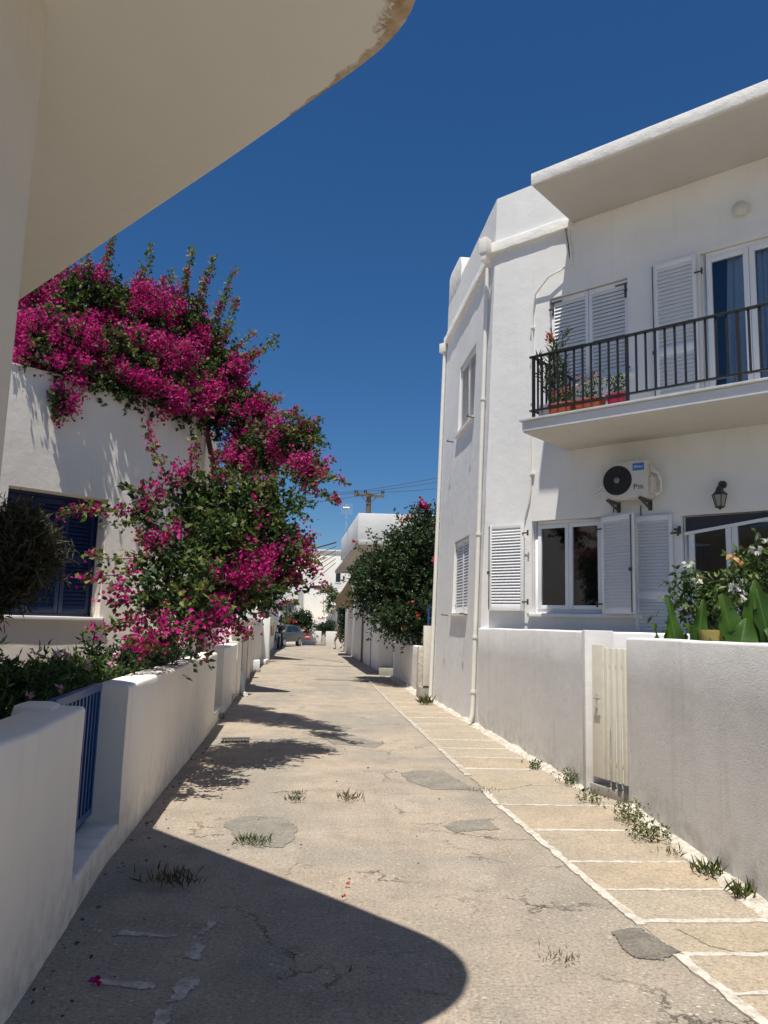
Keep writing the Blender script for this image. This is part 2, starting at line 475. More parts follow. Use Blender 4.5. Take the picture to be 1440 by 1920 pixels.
class MB:
    """collects shapes in one mesh"""
    def __init__(self, mx=None):
        self.v, self.f = [], []
        self.mx = mx
    def add(self, vs, fs):
        o = len(self.v)
        for p in vs:
            p = Vector(p)
            self.v.append(self.mx @ p if self.mx is not None else p)
        self.f += [tuple(i + o for i in f) for f in fs]
        return self
    def box(self, a, b):
        x0, y0, z0 = a; x1, y1, z1 = b
        return self.add([(x0, y0, z0), (x1, y0, z0), (x1, y1, z0), (x0, y1, z0), (x0, y0, z1), (x1, y0, z1), (x1, y1, z1), (x0, y1, z1)],
                        [(0, 3, 2, 1), (4, 5, 6, 7), (0, 1, 5, 4), (1, 2, 6, 5), (2, 3, 7, 6), (3, 0, 4, 7)])
    def prism(self, poly, z0, z1):
        n = len(poly)
        return self.add([(p[0], p[1], z0) for p in poly] + [(p[0], p[1], z1) for p in poly],
                        [tuple(range(n - 1, -1, -1)), tuple(range(n, 2 * n))] + [(i, (i + 1) % n, n + (i + 1) % n, n + i) for i in range(n)])
    def tube(self, pts, rad, seg=8, caps=True):
        pts = [Vector(p) for p in pts]
        rs = rad if isinstance(rad, (list, tuple)) else [rad] * len(pts)
        vs, fs = [], []
        for i, p in enumerate(pts):
            d = (pts[min(i + 1, len(pts) - 1)] - pts[max(i - 1, 0)]).normalized()
            a = d.orthogonal().normalized() if i == 0 else (a - d * a.dot(d)).normalized()
            b = d.cross(a)
            for k in range(seg):
                t = 2 * math.pi * k / seg
                vs.append(p + (a * math.cos(t) + b * math.sin(t)) * rs[i])
        for i in range(len(pts) - 1):
            for k in range(seg):
                k2 = (k + 1) % seg
                fs.append((i * seg + k, i * seg + k2, (i + 1) * seg + k2, (i + 1) * seg + k))
        if caps:
            fs.append(tuple(range(seg - 1, -1, -1)))
            fs.append(tuple((len(pts) - 1) * seg + k for k in range(seg)))
        return self.add(vs, fs)
    def bar(self, p, q, w, h=None):
        """rectangular bar between two points"""
        p, q = Vector(p), Vector(q)
        h = h or w
        d = (q - p).normalized()
        ref = Vector((0, 0, 1)) if abs(d.z) < 0.9 else Vector((1, 0, 0))
        s = d.cross(ref).normalized()
        u = s.cross(d)
        vs = []
        for c in (p, q):
            for sx, sy in ((-1, -1), (1, -1), (1, 1), (-1, 1)):
                vs.append(c + s * sx * w / 2 + u * sy * h / 2)
        return self.add(vs, [(3, 2, 1, 0), (4, 5, 6, 7), (0, 1, 5, 4), (1, 2, 6, 5), (2, 3, 7, 6), (3, 0, 4, 7)])
    def lathe(self, prof, seg=16, origin=(0, 0, 0), axis='z'):
        vs, fs = [], []
        o = Vector(origin)
        for r, z in prof:
            for k in range(seg):
                t = 2 * math.pi * k / seg
                c, s = r * math.cos(t), r * math.sin(t)
                vs.append(o + (Vector((c, s, z)) if axis == 'z' else Vector((c, -z, s)) if axis == 'y' else Vector((z, c, s))))
        for i in range(len(prof) - 1):
            for k in range(seg):
                k2 = (k + 1) % seg
                fs.append((i * seg + k, i * seg + k2, (i + 1) * seg + k2, (i + 1) * seg + k))
        fs.append(tuple(range(seg - 1, -1, -1)))
        fs.append(tuple((len(prof) - 1) * seg + k for k in range(seg)))
        return self.add(vs, fs)
    def mesh(self, name, mat, smooth=40, bevel=0.0, jitter=0.0):
        me = bpy.data.meshes.new(name)
        me.from_pydata([tuple(p) for p in self.v], [], self.f)
        if bevel:
            bm = bmesh.new()
            bm.from_mesh(me)
            bmesh.ops.remove_doubles(bm, verts=bm.verts, dist=1e-5)
            bmesh.ops.bevel(bm, geom=[e for e in bm.edges if len(e.link_faces) == 2 and e.calc_face_angle(0) > 0.6], offset=bevel, segments=2, affect='EDGES', profile=0.6)
            bm.to_mesh(me)
            bm.free()
        me.validate()
        if smooth:
            me.polygons.foreach_set('use_smooth', [True] * len(me.polygons))
            me.set_sharp_from_angle(angle=R(smooth))
        me.materials.append(mat)
        return me
    def build(self, name, mat, parent=None, smooth=40, bevel=0.0):
        return link(bpy.data.objects.new(name, self.mesh(name, mat, smooth, bevel)), parent)

def wob(p, amp, sc=1.3, seed=0.0):
    v = Vector((p[0] * sc + seed, p[1] * sc, p[2] * sc))
    return Vector(noise.noise_vector(v)) * amp

def np_mesh(name, V, F, mat, rnd=None):
    """V (n,3), F (m,3) triangles"""
    me = bpy.data.meshes.new(name)
    V = np.asarray(V, np.float32); F = np.asarray(F, np.int32)
    me.vertices.add(len(V)); me.vertices.foreach_set('co', V.ravel())
    me.loops.add(F.size); me.loops.foreach_set('vertex_index', F.ravel())
    me.polygons.add(len(F))
    me.polygons.foreach_set('loop_start', np.arange(0, F.size, 3, dtype=np.int32))
    me.update(calc_edges=True)
    if rnd is not None:
        a = me.attributes.new('rnd', 'FLOAT', 'FACE')
        a.data.foreach_set('value', np.asarray(rnd, np.float32))
    me.validate()
    me.materials.append(mat)
    return me

def unit(a):
    return a / np.maximum(np.linalg.norm(a, axis=1, keepdims=True), 1e-6)

def leaf_geo(rng, P, D, L, wr=0.6, fold=0.25, curl=0.15):
    n = len(P)
    D = unit(D)
    N = unit(np.cross(D, rng.normal(size=(n, 3))))
    S = np.cross(D, N)
    L = L[:, None]
    a = P
    t = P + D * L - N * L * curl
    l = P + D * L * .42 + S * L * wr / 2 + N * L * fold * wr * .5
    r = P + D * L * .42 - S * L * wr / 2 + N * L * fold * wr * .5
    V = np.stack([a, l, t, r], 1).reshape(-1, 3)
    b = np.arange(n)[:, None] * 4
    F = np.concatenate([b + [0, 2, 1], b + [0, 3, 2]], 1).reshape(-1, 3)
    return V, F

def leaf_obj(rng, name, P, D, L, mat, parent, wr=0.6, fold=0.25, curl=0.15, kind=None, bias=None):
    V, F = leaf_geo(rng, P, D, L, wr, fold, curl)
    r = rng.random(len(P)) if bias is None else np.clip(bias + rng.normal(0, .16, len(P)), 0, 1)
    o = bpy.data.objects.new(name, np_mesh(name, V, F, mat, np.repeat(r, 2)))
    link(o, parent)
    if kind: o['kind'] = kind
    return o

def shoots(rng, blobs, dens, flower, llen=(0.18, 0.42), per=13, fill=0.35):
    """leaf and flower positions on leafy shoots growing out of a set of ellipsoids"""
    LP, LD, LB, FP, FD, FB = [], [], [], [], [], []
    for bl in blobs:
        x, y, z, r = bl[:4]
        fl = bl[4] if len(bl) > 4 else flower
        c = np.array([x, y, z])
        n = int(dens * r * r * 4) + 6
        d = unit(rng.normal(size=(n, 3)))
        d[:, 2] = np.abs(d[:, 2]) * np.sign(rng.random(n) - .33)
        rr = r * (0.55 + 0.5 * rng.random(n) ** .6)
        lump = 1 + .3 * np.array([noise.noise(Vector((x * 3 + q[0] * 2.4, y * 3 + q[1] * 2.4, z * 3 + q[2] * 2.4))) for q in d])
        base = c + d * (rr * lump)[:, None] * np.array([1, 1, .92])
        g = unit(d * .7 + np.array([0, 0, .35]) + rng.normal(0, .45, (n, 3)))
        ln = rng.uniform(*llen, n)
        cl = np.array([noise.noise(Vector(tuple(q * 2.1 + 11.3))) for q in base])
        isf = (cl + rng.normal(0, .05, n)) > np.quantile(cl, 1 - fl) if fl > 0 else np.zeros(n, bool)
        tone = rng.random(n)
        for i in range(n):
            k = per
            t = rng.random(k)
            p = base[i] + g[i] * (t * ln[i])[:, None] + np.array([0, 0, -.18]) * (t ** 2 * ln[i])[:, None]
            if isf[i]:
                m = int(per * 2.6)
                t = rng.random(m) ** .6
                p = base[i] + g[i] * (t * ln[i] * .8)[:, None] + rng.normal(0, .05, (m, 3))
                FP.append(p); FD.append(unit(rng.normal(size=(m, 3)) + g[i] * .5 + np.array([0, 0, .2]))); FB.append(np.full(m, .2 + .6 * tone[i]))
                k = 3
                LP.append(p[:k] - g[i] * .03)
                LD.append(unit(rng.normal(size=(k, 3)) + g[i])); LB.append(np.full(k, .45 * tone[i] + .1))
            else:
                LP.append(p)
                LD.append(unit(rng.normal(size=(k, 3)) * .9 + g[i] * .6 + np.array([0, 0, -.25]))); LB.append(.3 * tone[i] + .55 * t * tone[i])
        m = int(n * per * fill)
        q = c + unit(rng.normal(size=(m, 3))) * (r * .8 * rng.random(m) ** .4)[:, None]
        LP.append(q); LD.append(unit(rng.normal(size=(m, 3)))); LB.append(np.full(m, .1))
    cat = lambda l: np.concatenate(l) if l else np.zeros((0, 3))
    return cat(LP), cat(LD), np.concatenate(LB), cat(FP), cat(FD), (np.concatenate(FB) if FB else np.zeros(0))

def sprays(rng, lines, leaf_gap, flower=0.3, spread=0.05):
    LP, LD, FP, FD, tubes = [], [], [], [], []
    for ln in lines:
        pts = np.array(ln, float)
        seg = np.linalg.norm(np.diff(pts, axis=0), axis=1)
        tot = seg.sum()
        n = max(6, int(tot / leaf_gap))
        cum = np.concatenate([[0], np.cumsum(seg)])
        s = np.linspace(0, tot, n)
        p = np.stack([np.interp(s, cum, pts[:, k]) for k in range(3)], 1)
        ax = unit((pts[-1] - pts[0])[None])[0]
        w = rng.normal(0, spread * .4, (4, 3))
        bend = np.stack([np.interp(s, np.linspace(0, tot, 4), w[:, k]) for k in range(3)], 1)
        p = p + bend
        tubes.append([tuple(q) for q in p[::max(1, n // 8)]])
        k = 3
        P = np.repeat(p, k, 0) + rng.normal(0, spread, (n * k, 3)) * np.repeat(np.linspace(1.2, .45, n), k)[:, None]
        D = unit(rng.normal(size=(n * k, 3)) + ax * .5)
        LP.append(P); LD.append(D)
        sel = rng.random(n) < flower
        for q in p[sel]:
            m = 9
            FP.append(q + rng.normal(0, spread * .75, (m, 3))); FD.append(unit(rng.normal(size=(m, 3)) + [0, 0, .3]))
    cat = lambda l: np.concatenate(l) if l else np.zeros((0, 3))
    return cat(LP), cat(LD), cat(FP), cat(FD), tubes

# ---------------------------------------------------------------- layout lines (metres)
LEFT = [(-1.25, 0.5), (-1.40, 2.76), (-1.45, 3.37), (-1.76, 5.34), (-1.99, 7.39), (-2.36, 10.86), (-2.68, 13.6), (-3.01, 16.47), (-3.55, 20.8), (-4.2, 25.6), (-4.85, 32), (-5.89, 40.5), (-6.3, 46), (-6.6, 50.5)]
P0 = Vector((1.62, 13.01, 0))
FA = R(-49.7)
fd = Vector((math.sin(FA), math.cos(FA), 0))
sx_, sn_ = -fd, Vector((-fd.y, fd.x, 0))           # along facade to the right, and outward normal
HOUSE_RZ = math.atan2(sx_.y, sx_.x)
def left_x(y):
    return float(np.interp(y, [p[1] for p in LEFT], [p[0] for p in LEFT]))
RIGHT = [(2.33, 1.0), (2.33, 4.75), (2.36, 7.49), (2.14, 8.05), (1.62, 13.01), (1.16, 17.4), (0.40, 24.55), (-0.03, 27.8), (-2.13, 46.0)]
def right_x(y):
    return float(np.interp(y, [p[1] for p in RIGHT], [p[0] for p in RIGHT]))
LINE = [(1.70, 3.0), (1.58, 3.86), (1.48, 4.55), (1.13, 7.24), (0.93, 9.5), (0.41, 14.8), (-0.02, 19.5), (-0.42, 24.24), (-1.0, 32.0)]
def line_x(y):
    return float(np.interp(y, [p[1] for p in LINE], [p[0] for p in LINE]))

# ---------------------------------------------------------------- ground and street
g = MB()
g.add([(-1500, -1500, -0.06), (1500, -1500, -0.06), (1500, 1500, -0.06), (-1500, 1500, -0.06)], [(0, 1, 2, 3)])
tag(g.build('ground', simple('dry earth', (0.30, 0.25, 0.18), 0.95, var=0.2, scale=0.4)), kind='structure')

st = MB()
ys = np.concatenate([np.arange(-6, 20, 0.4), np.arange(20, 48, 1.2), np.arange(48, 68, 3)])
NX = 15
rows = []
for y in ys:
    xl = left_x(max(y, .5)) - .35
    xr = right_x(max(y, 1.0)) + .35
    if y > 51:
        xl, xr = -24, 12
    rows.append([(xl + (xr - xl) * k / NX, y, 0.0) for k in range(NX + 1)])
vs_ = [p for r_ in rows for p in r_]
fs_ = [(j * (NX + 1) + k, j * (NX + 1) + k + 1, (j + 1) * (NX + 1) + k + 1, (j + 1) * (NX + 1) + k) for j in range(len(rows) - 1) for k in range(NX)]
st.add(vs_, fs_)
street = tag(st.build('street', M['street'], smooth=60), kind='structure')

def ragged(poly, z, rng, step=0.035, amp=0.02, zf=None):
    out = []
    n = len(poly)
    for i in range(n):
        a, b = Vector((*poly[i], 0)), Vector((*poly[(i + 1) % n], 0))
        m = max(2, int((b - a).length / step))
        for k in range(m):
            p = a.lerp(b, k / m)
            w = noise.noise_vector(Vector((p.x * 9, p.y * 9, z * 100 + 2.0)))
            out.append((p.x + w.x * amp + rng.normal() * amp * .18, p.y + w.y * amp + rng.normal() * amp * .18))
    return out

rng = np.random.default_rng(7)
def sheet(name, poly, z, mat, parent, amp=0.02, step=0.035, thick=0.02):
    q = ragged(poly, z, rng, step, amp)
    return MB().prism(q, z - thick, z).build(name, mat, parent, smooth=30)

# pavement strip on the right: whitewashed joints with tan slabs between them
pv = MB()
pys = np.arange(2.2, 26.01, 0.4)
pr_ = [[(line_x(y) + (right_x(y) + .1 - line_x(y)) * k / 4, y, 0.003) for k in range(5)] for y in pys]
pv.add([p for r_ in pr_ for p in r_], [(j * 5 + k, j * 5 + k + 1, (j + 1) * 5 + k + 1, (j + 1) * 5 + k) for j in range(len(pr_) - 1) for k in range(4)])
pave = tag(pv.build('pavement', M['slab'], smooth=60), kind='structure')
cross = [2.9, 3.3, 3.72, 4.13, 4.57, 5.08, 5.65, 6.48, 7.35, 8.2, 9.12, 9.88, 10.58, 11.34, 12.26, 13.1, 13.95, 14.8, 15.7, 16.6, 17.5, 18.4, 19.3, 20.2, 21.2, 22.2, 23.2, 24.2]
sk = 0.07
for i in range(len(cross) - 1):
    a, b = cross[i], cross[i + 1]
    if 4.0 < a < 4.3:
        continue                                          # the broken bay, patched below
    g_ = .022
    q = [(line_x(a) + .03, a + g_), (right_x(a) - .10, a + g_ + sk), (right_x(b) - .10, b - g_ + sk), (line_x(b) + .03, b - g_)]
    sheet('paving_slab', q, 0.0055 + 0.0007 * (i % 3), M['slab'], pave, 0.012, 0.06, 0.004)
for i, y in enumerate(cross):
    if 8 < y < 8.5:
        continue
    w = (0.021 + 0.005 * math.sin(i * 2.1)) * (1.0 if y < 9 else 1.25)
    x0, x1 = line_x(y), right_x(y) - .05
    if 3.9 < y < 4.3: x0 += .02
    q = [(x0, y - w), (x1, y - w + sk), (x1, y + w + sk), (x0, y + w)]
    sheet('white_joint', q, 0.0090, M['line'], pave, 0.016, 0.03, 0.005)
for (a, b) in [(2.4, 4.12), (4.52, 7.3), (7.36, 8.0), (8.7, 12.0), (12.0, 16.5), (16.5, 25.0)]:
    n = max(2, int((b - a) / 0.5))
    yy = [a + (b - a) * k / n for k in range(n + 1)]
    w = 0.030 if b < 8.2 else 0.036
    q = [(line_x(y) - w, y) for y in yy] + [(line_x(y) + w, y) for y in reversed(yy)]
    sheet('white_edge_line', q, 0.0112, M['line'] if b < 8.2 else M['faded'], pave, 0.018, 0.03, 0.010)

# patches, drain and worn paint on the street
sheet('asphalt_patch', [(-1.21, 6.42), (-1.13, 6.66), (-0.77, 6.70), (-0.62, 6.4), (-0.60, 6.1), (-0.66, 5.83), (-0.85, 5.80), (-1.0, 5.98)], 0.005, M['patch'], street, 0.035, .02, .003)
sheet('asphalt_patch', [(0.26, 8.76), (0.45, 8.95), (0.74, 8.92), (0.89, 8.35), (1.0, 7.97), (0.55, 7.96), (.35, 8.3)], 0.005, M['patch'], street, 0.035, .02, .003)
sheet('asphalt_patch', [(1.29, 4.42), (1.47, 4.47), (1.56, 4.16), (1.42, 4.07), (1.29, 4.10)], 0.0075, M['patch_dark'], street, 0.025, .012, .006)
sheet('mortar_patch', [(1.66, 4.49), (2.22, 4.53), (2.22, 4.27), (1.85, 4.18), (1.75, 4.26)], 0.008, M['patch_tan'], pave, 0.02, .02, .004)
sheet('mortar_patch', [(1.02, 8.62), (1.55, 8.72), (1.62, 8.3), (1.3, 8.0), (1.08, 8.05)], 0.0105, M['patch_tan'], pave, 0.025, .02, .007)
sheet('asphalt_patch', [(-0.02, 10.5), (0.1, 10.9), (-0.3, 11.3), (-0.75, 11.2), (-0.6, 10.7)], 0.005, M['patch'], street, 0.035, .02, .003)
sheet('asphalt_patch', [(0.62, 6.35), (1.0, 6.5), (0.96, 6.8), (0.7, 6.72), (.55, 6.55)], 0.005, M['patch'], street, 0.035, .02, .003)
sheet('asphalt_patch', [(-1.9, 22.5), (0.1, 22.3), (0.2, 22.9), (-1.8, 23.1)], 0.006, M['patch'], street, 0.08, 0.1, .003)
sheet('asphalt_patch', [(-3.3, 30.0), (-1.2, 29.6), (-1.1, 30.2), (-3.2, 30.7)], 0.006, M['patch'], street, 0.08, 0.1, .003)
dr = MB()
for k in range(9):
    dr.bar((-2.06 + .04 * k, 10.55 + .012 * k, .016), (-2.10 + .04 * k, 10.80 + .012 * k, .016), .02, .016)
dr.bar((-2.08, 10.53, .016), (-1.72, 10.64, .016), .02, .016); dr.bar((-2.12, 10.82, .016), (-1.76, 10.93, .016), .02, .016)
dr.build('drain_grating', M['hinge'], street)
for q in ([(-1.30, 4.19), (-1.02, 4.165), (-0.99, 4.20), (-1.28, 4.235)], [(-1.22, 3.64), (-0.94, 3.635), (-0.93, 3.685), (-1.21, 3.69)], [(-0.875, 3.52), (-0.79, 3.54), (-0.77, 3.75), (-0.85, 3.74)], [(-0.90, 4.22), (-0.85, 4.22), (-0.85, 4.42), (-0.88, 4.44)], [(-0.90, 3.95), (-0.83, 3.93), (-0.84, 4.12), (-0.88, 4.12)], [(-.86, 3.3), (-.80, 3.3), (-.82, 3.45), (-.87, 3.44)]):
    sheet('worn_marking', q, 0.005, M['wornmark'], street, 0.03, 0.012, .003)

# whitewashed mortar fillet along the foot of the right-hand walls
def fillet(name, label, pts, w, h, seed, mat='mortar'):
    m = MB()
    P = []
    for a, b in zip(pts[:-1], pts[1:]):
        n = max(2, int(math.dist(a, b) / .06))
        P += [Vector((a[0] + (b[0] - a[0]) * k / n, a[1] + (b[1] - a[1]) * k / n, 0)) for k in range(n)]
    rows = []
    for i, p in enumerate(P):
        k = .75 + .5 * noise.noise(Vector((i * .13, seed, 0))) + .25 * noise.noise(Vector((i * .6, seed, 4)))
        ww, hh = w * max(.35, k), h * max(.3, k)
        rows.append([(p.x + .12, p.y, hh), (p.x, p.y, hh * .95), (p.x - ww * .5, p.y + .01, hh * .6), (p.x - ww, p.y, 0.0), (p.x - ww, p.y, -.05)])
    m.add([q for r_ in rows for q in r_], [(j * 5 + k, j * 5 + k + 1, (j + 1) * 5 + k + 1, (j + 1) * 5 + k) for j in range(len(rows) - 1) for k in range(4)])
    return m.build(name, M[mat], pave, smooth=50)
fillet('mortar_fillet', '', [(2.33, 2.0), (2.33, 4.75), (2.36, 7.45)], .14, .07, 1)
fillet('mortar_fillet', '', [(2.14, 8.05), (1.88, 10.5), (1.62, 13.0)], .14, .07, 9)
fillet('mortar_fillet', '', [(1.62, 13.05), (1.16, 17.35)], .12, .06, 17)

# ---------------------------------------------------------------- garden walls
def wall_sweep(pts, t, h, side=1, r=0.024, step=0.18, amp=0.006, seed=0.0, mx=None, z0=-0.05):
    """thick plastered wall along a plan polyline; thickness goes to the left of travel when side=1"""
    P = []
    for a, b in zip(pts[:-1], pts[1:]):
        n = max(1, int(math.dist(a[:2], b[:2]) / step))
        P += [(Vector((a[0], a[1])).lerp(Vector((b[0], b[1])), k / n)) for k in range(n)]
    P.append(Vector(pts[-1][:2]))
    prof = [(0, z0), (0, h * .25), (0, h * .5), (0, h * .75), (0, h - r), (r * .3, h - r * .3), (r, h), (t / 2, h + .004), (t - r, h), (t - r * .3, h - r * .3), (t, h - r), (t, h * .5), (t, z0)]
    vs, fs = [], []
    m = len(prof)
    for i, p in enumerate(P):
        d = (P[min(i + 1, len(P) - 1)] - P[max(0, i - 1)]).normalized()
        nrm = Vector((-d.y, d.x)) * side
        for q, z in prof:
            v = Vector((p.x + nrm.x * q, p.y + nrm.y * q, z))
            v += wob(v, amp, 2.3, seed) + wob(v, amp * 1.3, .8, seed + 5)
            vs.append(v)
    for i in range(len(P) - 1):
        for k in range(m - 1):
            f = (i * m + k, (i + 1) * m + k, (i + 1) * m + k + 1, i * m + k + 1)
            fs.append(f if side == -1 else f[::-1])
    fs.append(tuple(range(m)) if side == 1 else tuple(range(m - 1, -1, -1)))
    e = (len(P) - 1) * m
    fs.append(tuple(e + k for k in range(m - 1, -1, -1)) if side == 1 else tuple(e + k for k in range(m)))
    return MB(mx).add(vs, fs)

def lpts(a, b):
    return [(left_x(a), a)] + [p for p in LEFT if a < p[1] < b] + [(left_x(b), b)]

o = wall_sweep(lpts(2.74, 4.30), .27, 1.12, 1, seed=1).build('garden_wall', M['cream'], smooth=50)
tag(o, 'low cream garden wall in front of the blue gate, nearest on the left', 'wall', 'garden walls on the left')
o = wall_sweep(lpts(5.62, 11.95), .27, 1.12, 1, seed=2).build('garden_wall', M['cream'], smooth=50)
tag(o, 'long low cream garden wall under the bougainvillea, just past the blue gate', 'wall', 'garden walls on the left')
o = wall_sweep(lpts(13.25, 16.4), .27, 1.14, 1, seed=3).build('garden_wall', M['cream'], smooth=50)
tag(o, 'short low cream garden wall beyond the second gate opening', 'wall', 'garden walls on the left')
for (a, b, lab) in ((4.26, 5.68, 'raised white threshold under the blue gate'), (11.9, 13.3, 'raised white threshold in the second gate opening on the left')):
    o = wall_sweep(lpts(a, b), .40, .19, 1, r=.02, seed=a).build('threshold', M['cream'], smooth=50)
    tag(o, lab, 'step')
# small rounded pier behind the first wall
o = MB().prism([(-1.87, 4.0), (-1.66, 4.04), (-1.70, 4.26), (-1.91, 4.22)], 0, 1.152).build('gate_pier', M['cream'], bevel=.05)
tag(o, 'low rounded white pier behind the near garden wall', 'pier')

# blue gate: hinged at the far wall, standing at the inner side of the opening
gt = empty('garden_gate', 'blue metal bar gate between two cream garden walls', 'gate', (-2.02, 5.60, 0.0))
G0, G1 = Vector((0.02, 0.0, 0)), Vector((.18, -1.15, 0))
gdir = (G1 - G0).normalized()
def gp(t, z):
    return G0 + (G1 - G0) * t + Vector((0, 0, z))
fr = MB()
fr.bar(gp(0, .24), gp(0, 1.11), .05, .05); fr.bar(gp(1, .24), gp(1, 1.11), .05, .05)
fr.bar(gp(-.02, 1.11), gp(1.02, 1.11), .055, .05); fr.bar(gp(0, .27), gp(1, .27), .045, .05)
fr.build('gate_frame', M['blue'], gt, bevel=.004)
for k in range(1, 12):
    MB().bar(gp(k / 12, .29), gp(k / 12, 1.11), .022, .034).build('gate_bar', M['blue'], gt)
for z in (.42, 1.02):
    MB().tube([gp(-.03, z - .05), gp(-.03, z + .05)], .022, 8).build('hinge', M['blue'], gt)
lt = MB(); lt.bar(gp(.60, .98) + Vector((.03, 0, 0)), gp(.52, .985) + Vector((.05, 0, 0)), .016, .03); lt.bar(gp(.60, .98), gp(.60, .98) + Vector((.05, 0, 0)), .02, .02)
lt.build('handle', M['hinge'], gt)
# second gate further along
gt = empty('garden_gate', 'dark blue gate leaf set back in the second opening on the left', 'gate', (-2.93, 12.0, 0))
fr = MB(); fr.bar((0, 0, .24), (0, 0, 1.1), .05); fr.bar((-.16, 1.2, .24), (-.16, 1.2, 1.1), .05); fr.bar((0, 0, 1.1), (-.16, 1.2, 1.1), .05); fr.bar((0, 0, .26), (-.16, 1.2, .26), .05)
fr.build('gate_frame', M['blue'], gt)
for k in range(1, 10):
    MB().bar((-.016 * k, .12 * k, .26), (-.016 * k, .12 * k, 1.1), .02).build('gate_bar', M['blue'], gt)

# right-hand walls
o = wall_sweep([(2.33, 1.2), (2.33, 4.75), (2.36, 7.46)], .20, 1.55, -1, r=.02, seed=11).build('garden_wall', M['white2'], smooth=50)
tag(o, 'rough white wall with plants behind it, nearest on the right', 'wall', 'walls on the right')
o = wall_sweep([(2.12, 8.06), (1.90, 10.3), (1.63, 12.96)], .20, 1.60, -1, r=.02, seed=12).build('garden_wall', M['white2'], smooth=50)
tag(o, 'smooth white wall between the cream gate and the drain pipe', 'wall', 'walls on the right')
o = MB().prism([(2.10, 8.0), (2.40, 8.0), (2.40, 8.10), (2.10, 8.12)], 0, 1.61).build('gate_pier', M['white2'], bevel=.012)
tag(o, 'white plastered pier on the latch side of the cream gate', 'pier')

gt = empty('garden_gate', 'cream sheet metal gate with narrow slots between white walls', 'gate', (2.16, 7.98, 0))
ga, gb = Vector((0.02, 0, 0)), Vector((.22, -.50, 0))
def gq(t, z, off=0):
    d = (gb - ga).normalized()
    return ga + (gb - ga) * t + Vector((d.y, -d.x, 0)) * off + Vector((0, 0, z))
def gslat(t0, t1, z0, z1, o0, o1):
    q = [gq(t0, 0, o0), gq(t1, 0, o0), gq(t1, 0, o1), gq(t0, 0, o1)]
    return MB().prism([(p.x, p.y) for p in q][::-1], z0, z1)
for k in range(5):
    t0, t1 = (0.0, .33) if k == 0 else (.36 + (k - 1) * .165, .36 + (k - 1) * .165 + .088)
    gslat(t0, t1, .17, 1.44 + (.03 if k == 0 else 0), -.012, .018).build('gate_slat', M['creamgate'], gt, bevel=.006)
gslat(0.0, 1.0, .30, .36, -.03, -.013).build('lower_rail', M['creamgate'], gt, bevel=.004)
gslat(0.0, 1.0, 1.24, 1.30, -.03, -.013).build('upper_rail', M['creamgate'], gt, bevel=.004)
m = MB(); m.bar(gq(.16, .84, .022), gq(.16, .98, .022), .012, .03); m.bar(gq(.16, .94, .022), gq(.16, .94, .06), .016); m.bar(gq(.16, .94, .06), gq(.33, .94, .06), .014)
m.build('handle', M['steel'], gt)
o = MB().prism([(2.13, 8.02), (2.42, 7.46), (2.75, 7.6), (2.5, 8.1)], 0, .10).build('threshold', M['concrete'], bevel=.01)
tag(o, 'grey concrete threshold under the cream gate', 'step')

# ---------------------------------------------------------------- near house with the rounded balcony slab overhead
nh = empty('near_house', 'shaded near house wall with rounded balcony slab overhead at the left', 'house', (-1.4, 2.76, 0))
def loc(p):
    return (p[0] + 1.4, p[1] - 2.76)
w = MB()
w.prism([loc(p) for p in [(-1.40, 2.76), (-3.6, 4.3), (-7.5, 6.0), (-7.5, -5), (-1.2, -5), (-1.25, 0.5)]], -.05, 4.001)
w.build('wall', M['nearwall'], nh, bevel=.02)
out = [(-3.6, 6.34), (-2.80, 5.575), (-2.13, 4.936), (-1.517, 4.352), (-0.857, 3.724), (-0.347, 3.218), (-0.139, 3.008), (-0.035, 2.89), (0.038, 2.775), (0.075, 2.655), (0.084, 2.52), (0.066, 2.40), (0.0, 2.27), (-0.13, 2.12), (-0.45, 1.85), (-1.0, 1.5), (-2.2, 1.0), (-4.5, 1.0), (-4.5, 6.3)]
dense = []
for i in range(len(out)):
    p0, p1, p2, p3 = (np.array(out[(i + k) % len(out)]) for k in (-1, 0, 1, 2))
    n = max(1, int(math.dist(p1, p2) / .05))
    for k in range(n):
        t = k / n
        dense.append(tuple(.5 * (2 * p1 + (p2 - p0) * t + (2 * p0 - 5 * p1 + 4 * p2 - p3) * t * t + (3 * p1 - p0 - 3 * p2 + p3) * t ** 3)) if 0 < i < len(out) - 4 else tuple(p1 + (p2 - p1) * t))
# light smoothing of the traced curve
dd = np.array(dense)
for _ in range(3):
    dd[8:-70] = .5 * dd[8:-70] + .25 * (dd[7:-71] + dd[9:-69])
dense = [tuple(p) for p in dd]
cen = Vector((-1.6, 3.0))
bm = bmesh.new()
lay = bm.verts.layers.float.new('peel')
rings = []
for d, z in ((0.0, 4.2), (0.0, 4.012), (0.010, 4.0), (.03, 4.0), (.06, 4.0), (.10, 4.0), (.15, 4.0), (.21, 4.0), (.30, 4.0), (.6, 4.0)):
    rg = []
    for p in dense:
        v = Vector(p)
        q = v + (cen - v).normalized() * d
        tipw = max(0.0, 1 - (v - Vector((0.03, 2.50))).length / 1.15)
        wid = .015 + .17 * tipw ** 1.6
        pk = 1.0 - .62 * d / wid if tipw > 0 else -1.0
        q3 = Vector((*loc(q), z))
        vv = bm.verts.new(q3)
        vv[lay] = max(-1.0, pk - (0.25 if tipw < .15 else 0))
        rg.append(vv)
    rings.append(rg)
n = len(dense)
for a, b in zip(rings[:-1], rings[1:]):
    for k in range(n):
        bm.faces.new((a[k], b[k], b[(k + 1) % n], a[(k + 1) % n]))
bm.faces.new(rings[0])
bm.faces.new(rings[-1][::-1])
bmesh.ops.recalc_face_normals(bm, faces=bm.faces)
me = bpy.data.meshes.new('balcony_slab')
bm.to_mesh(me); bm.free()
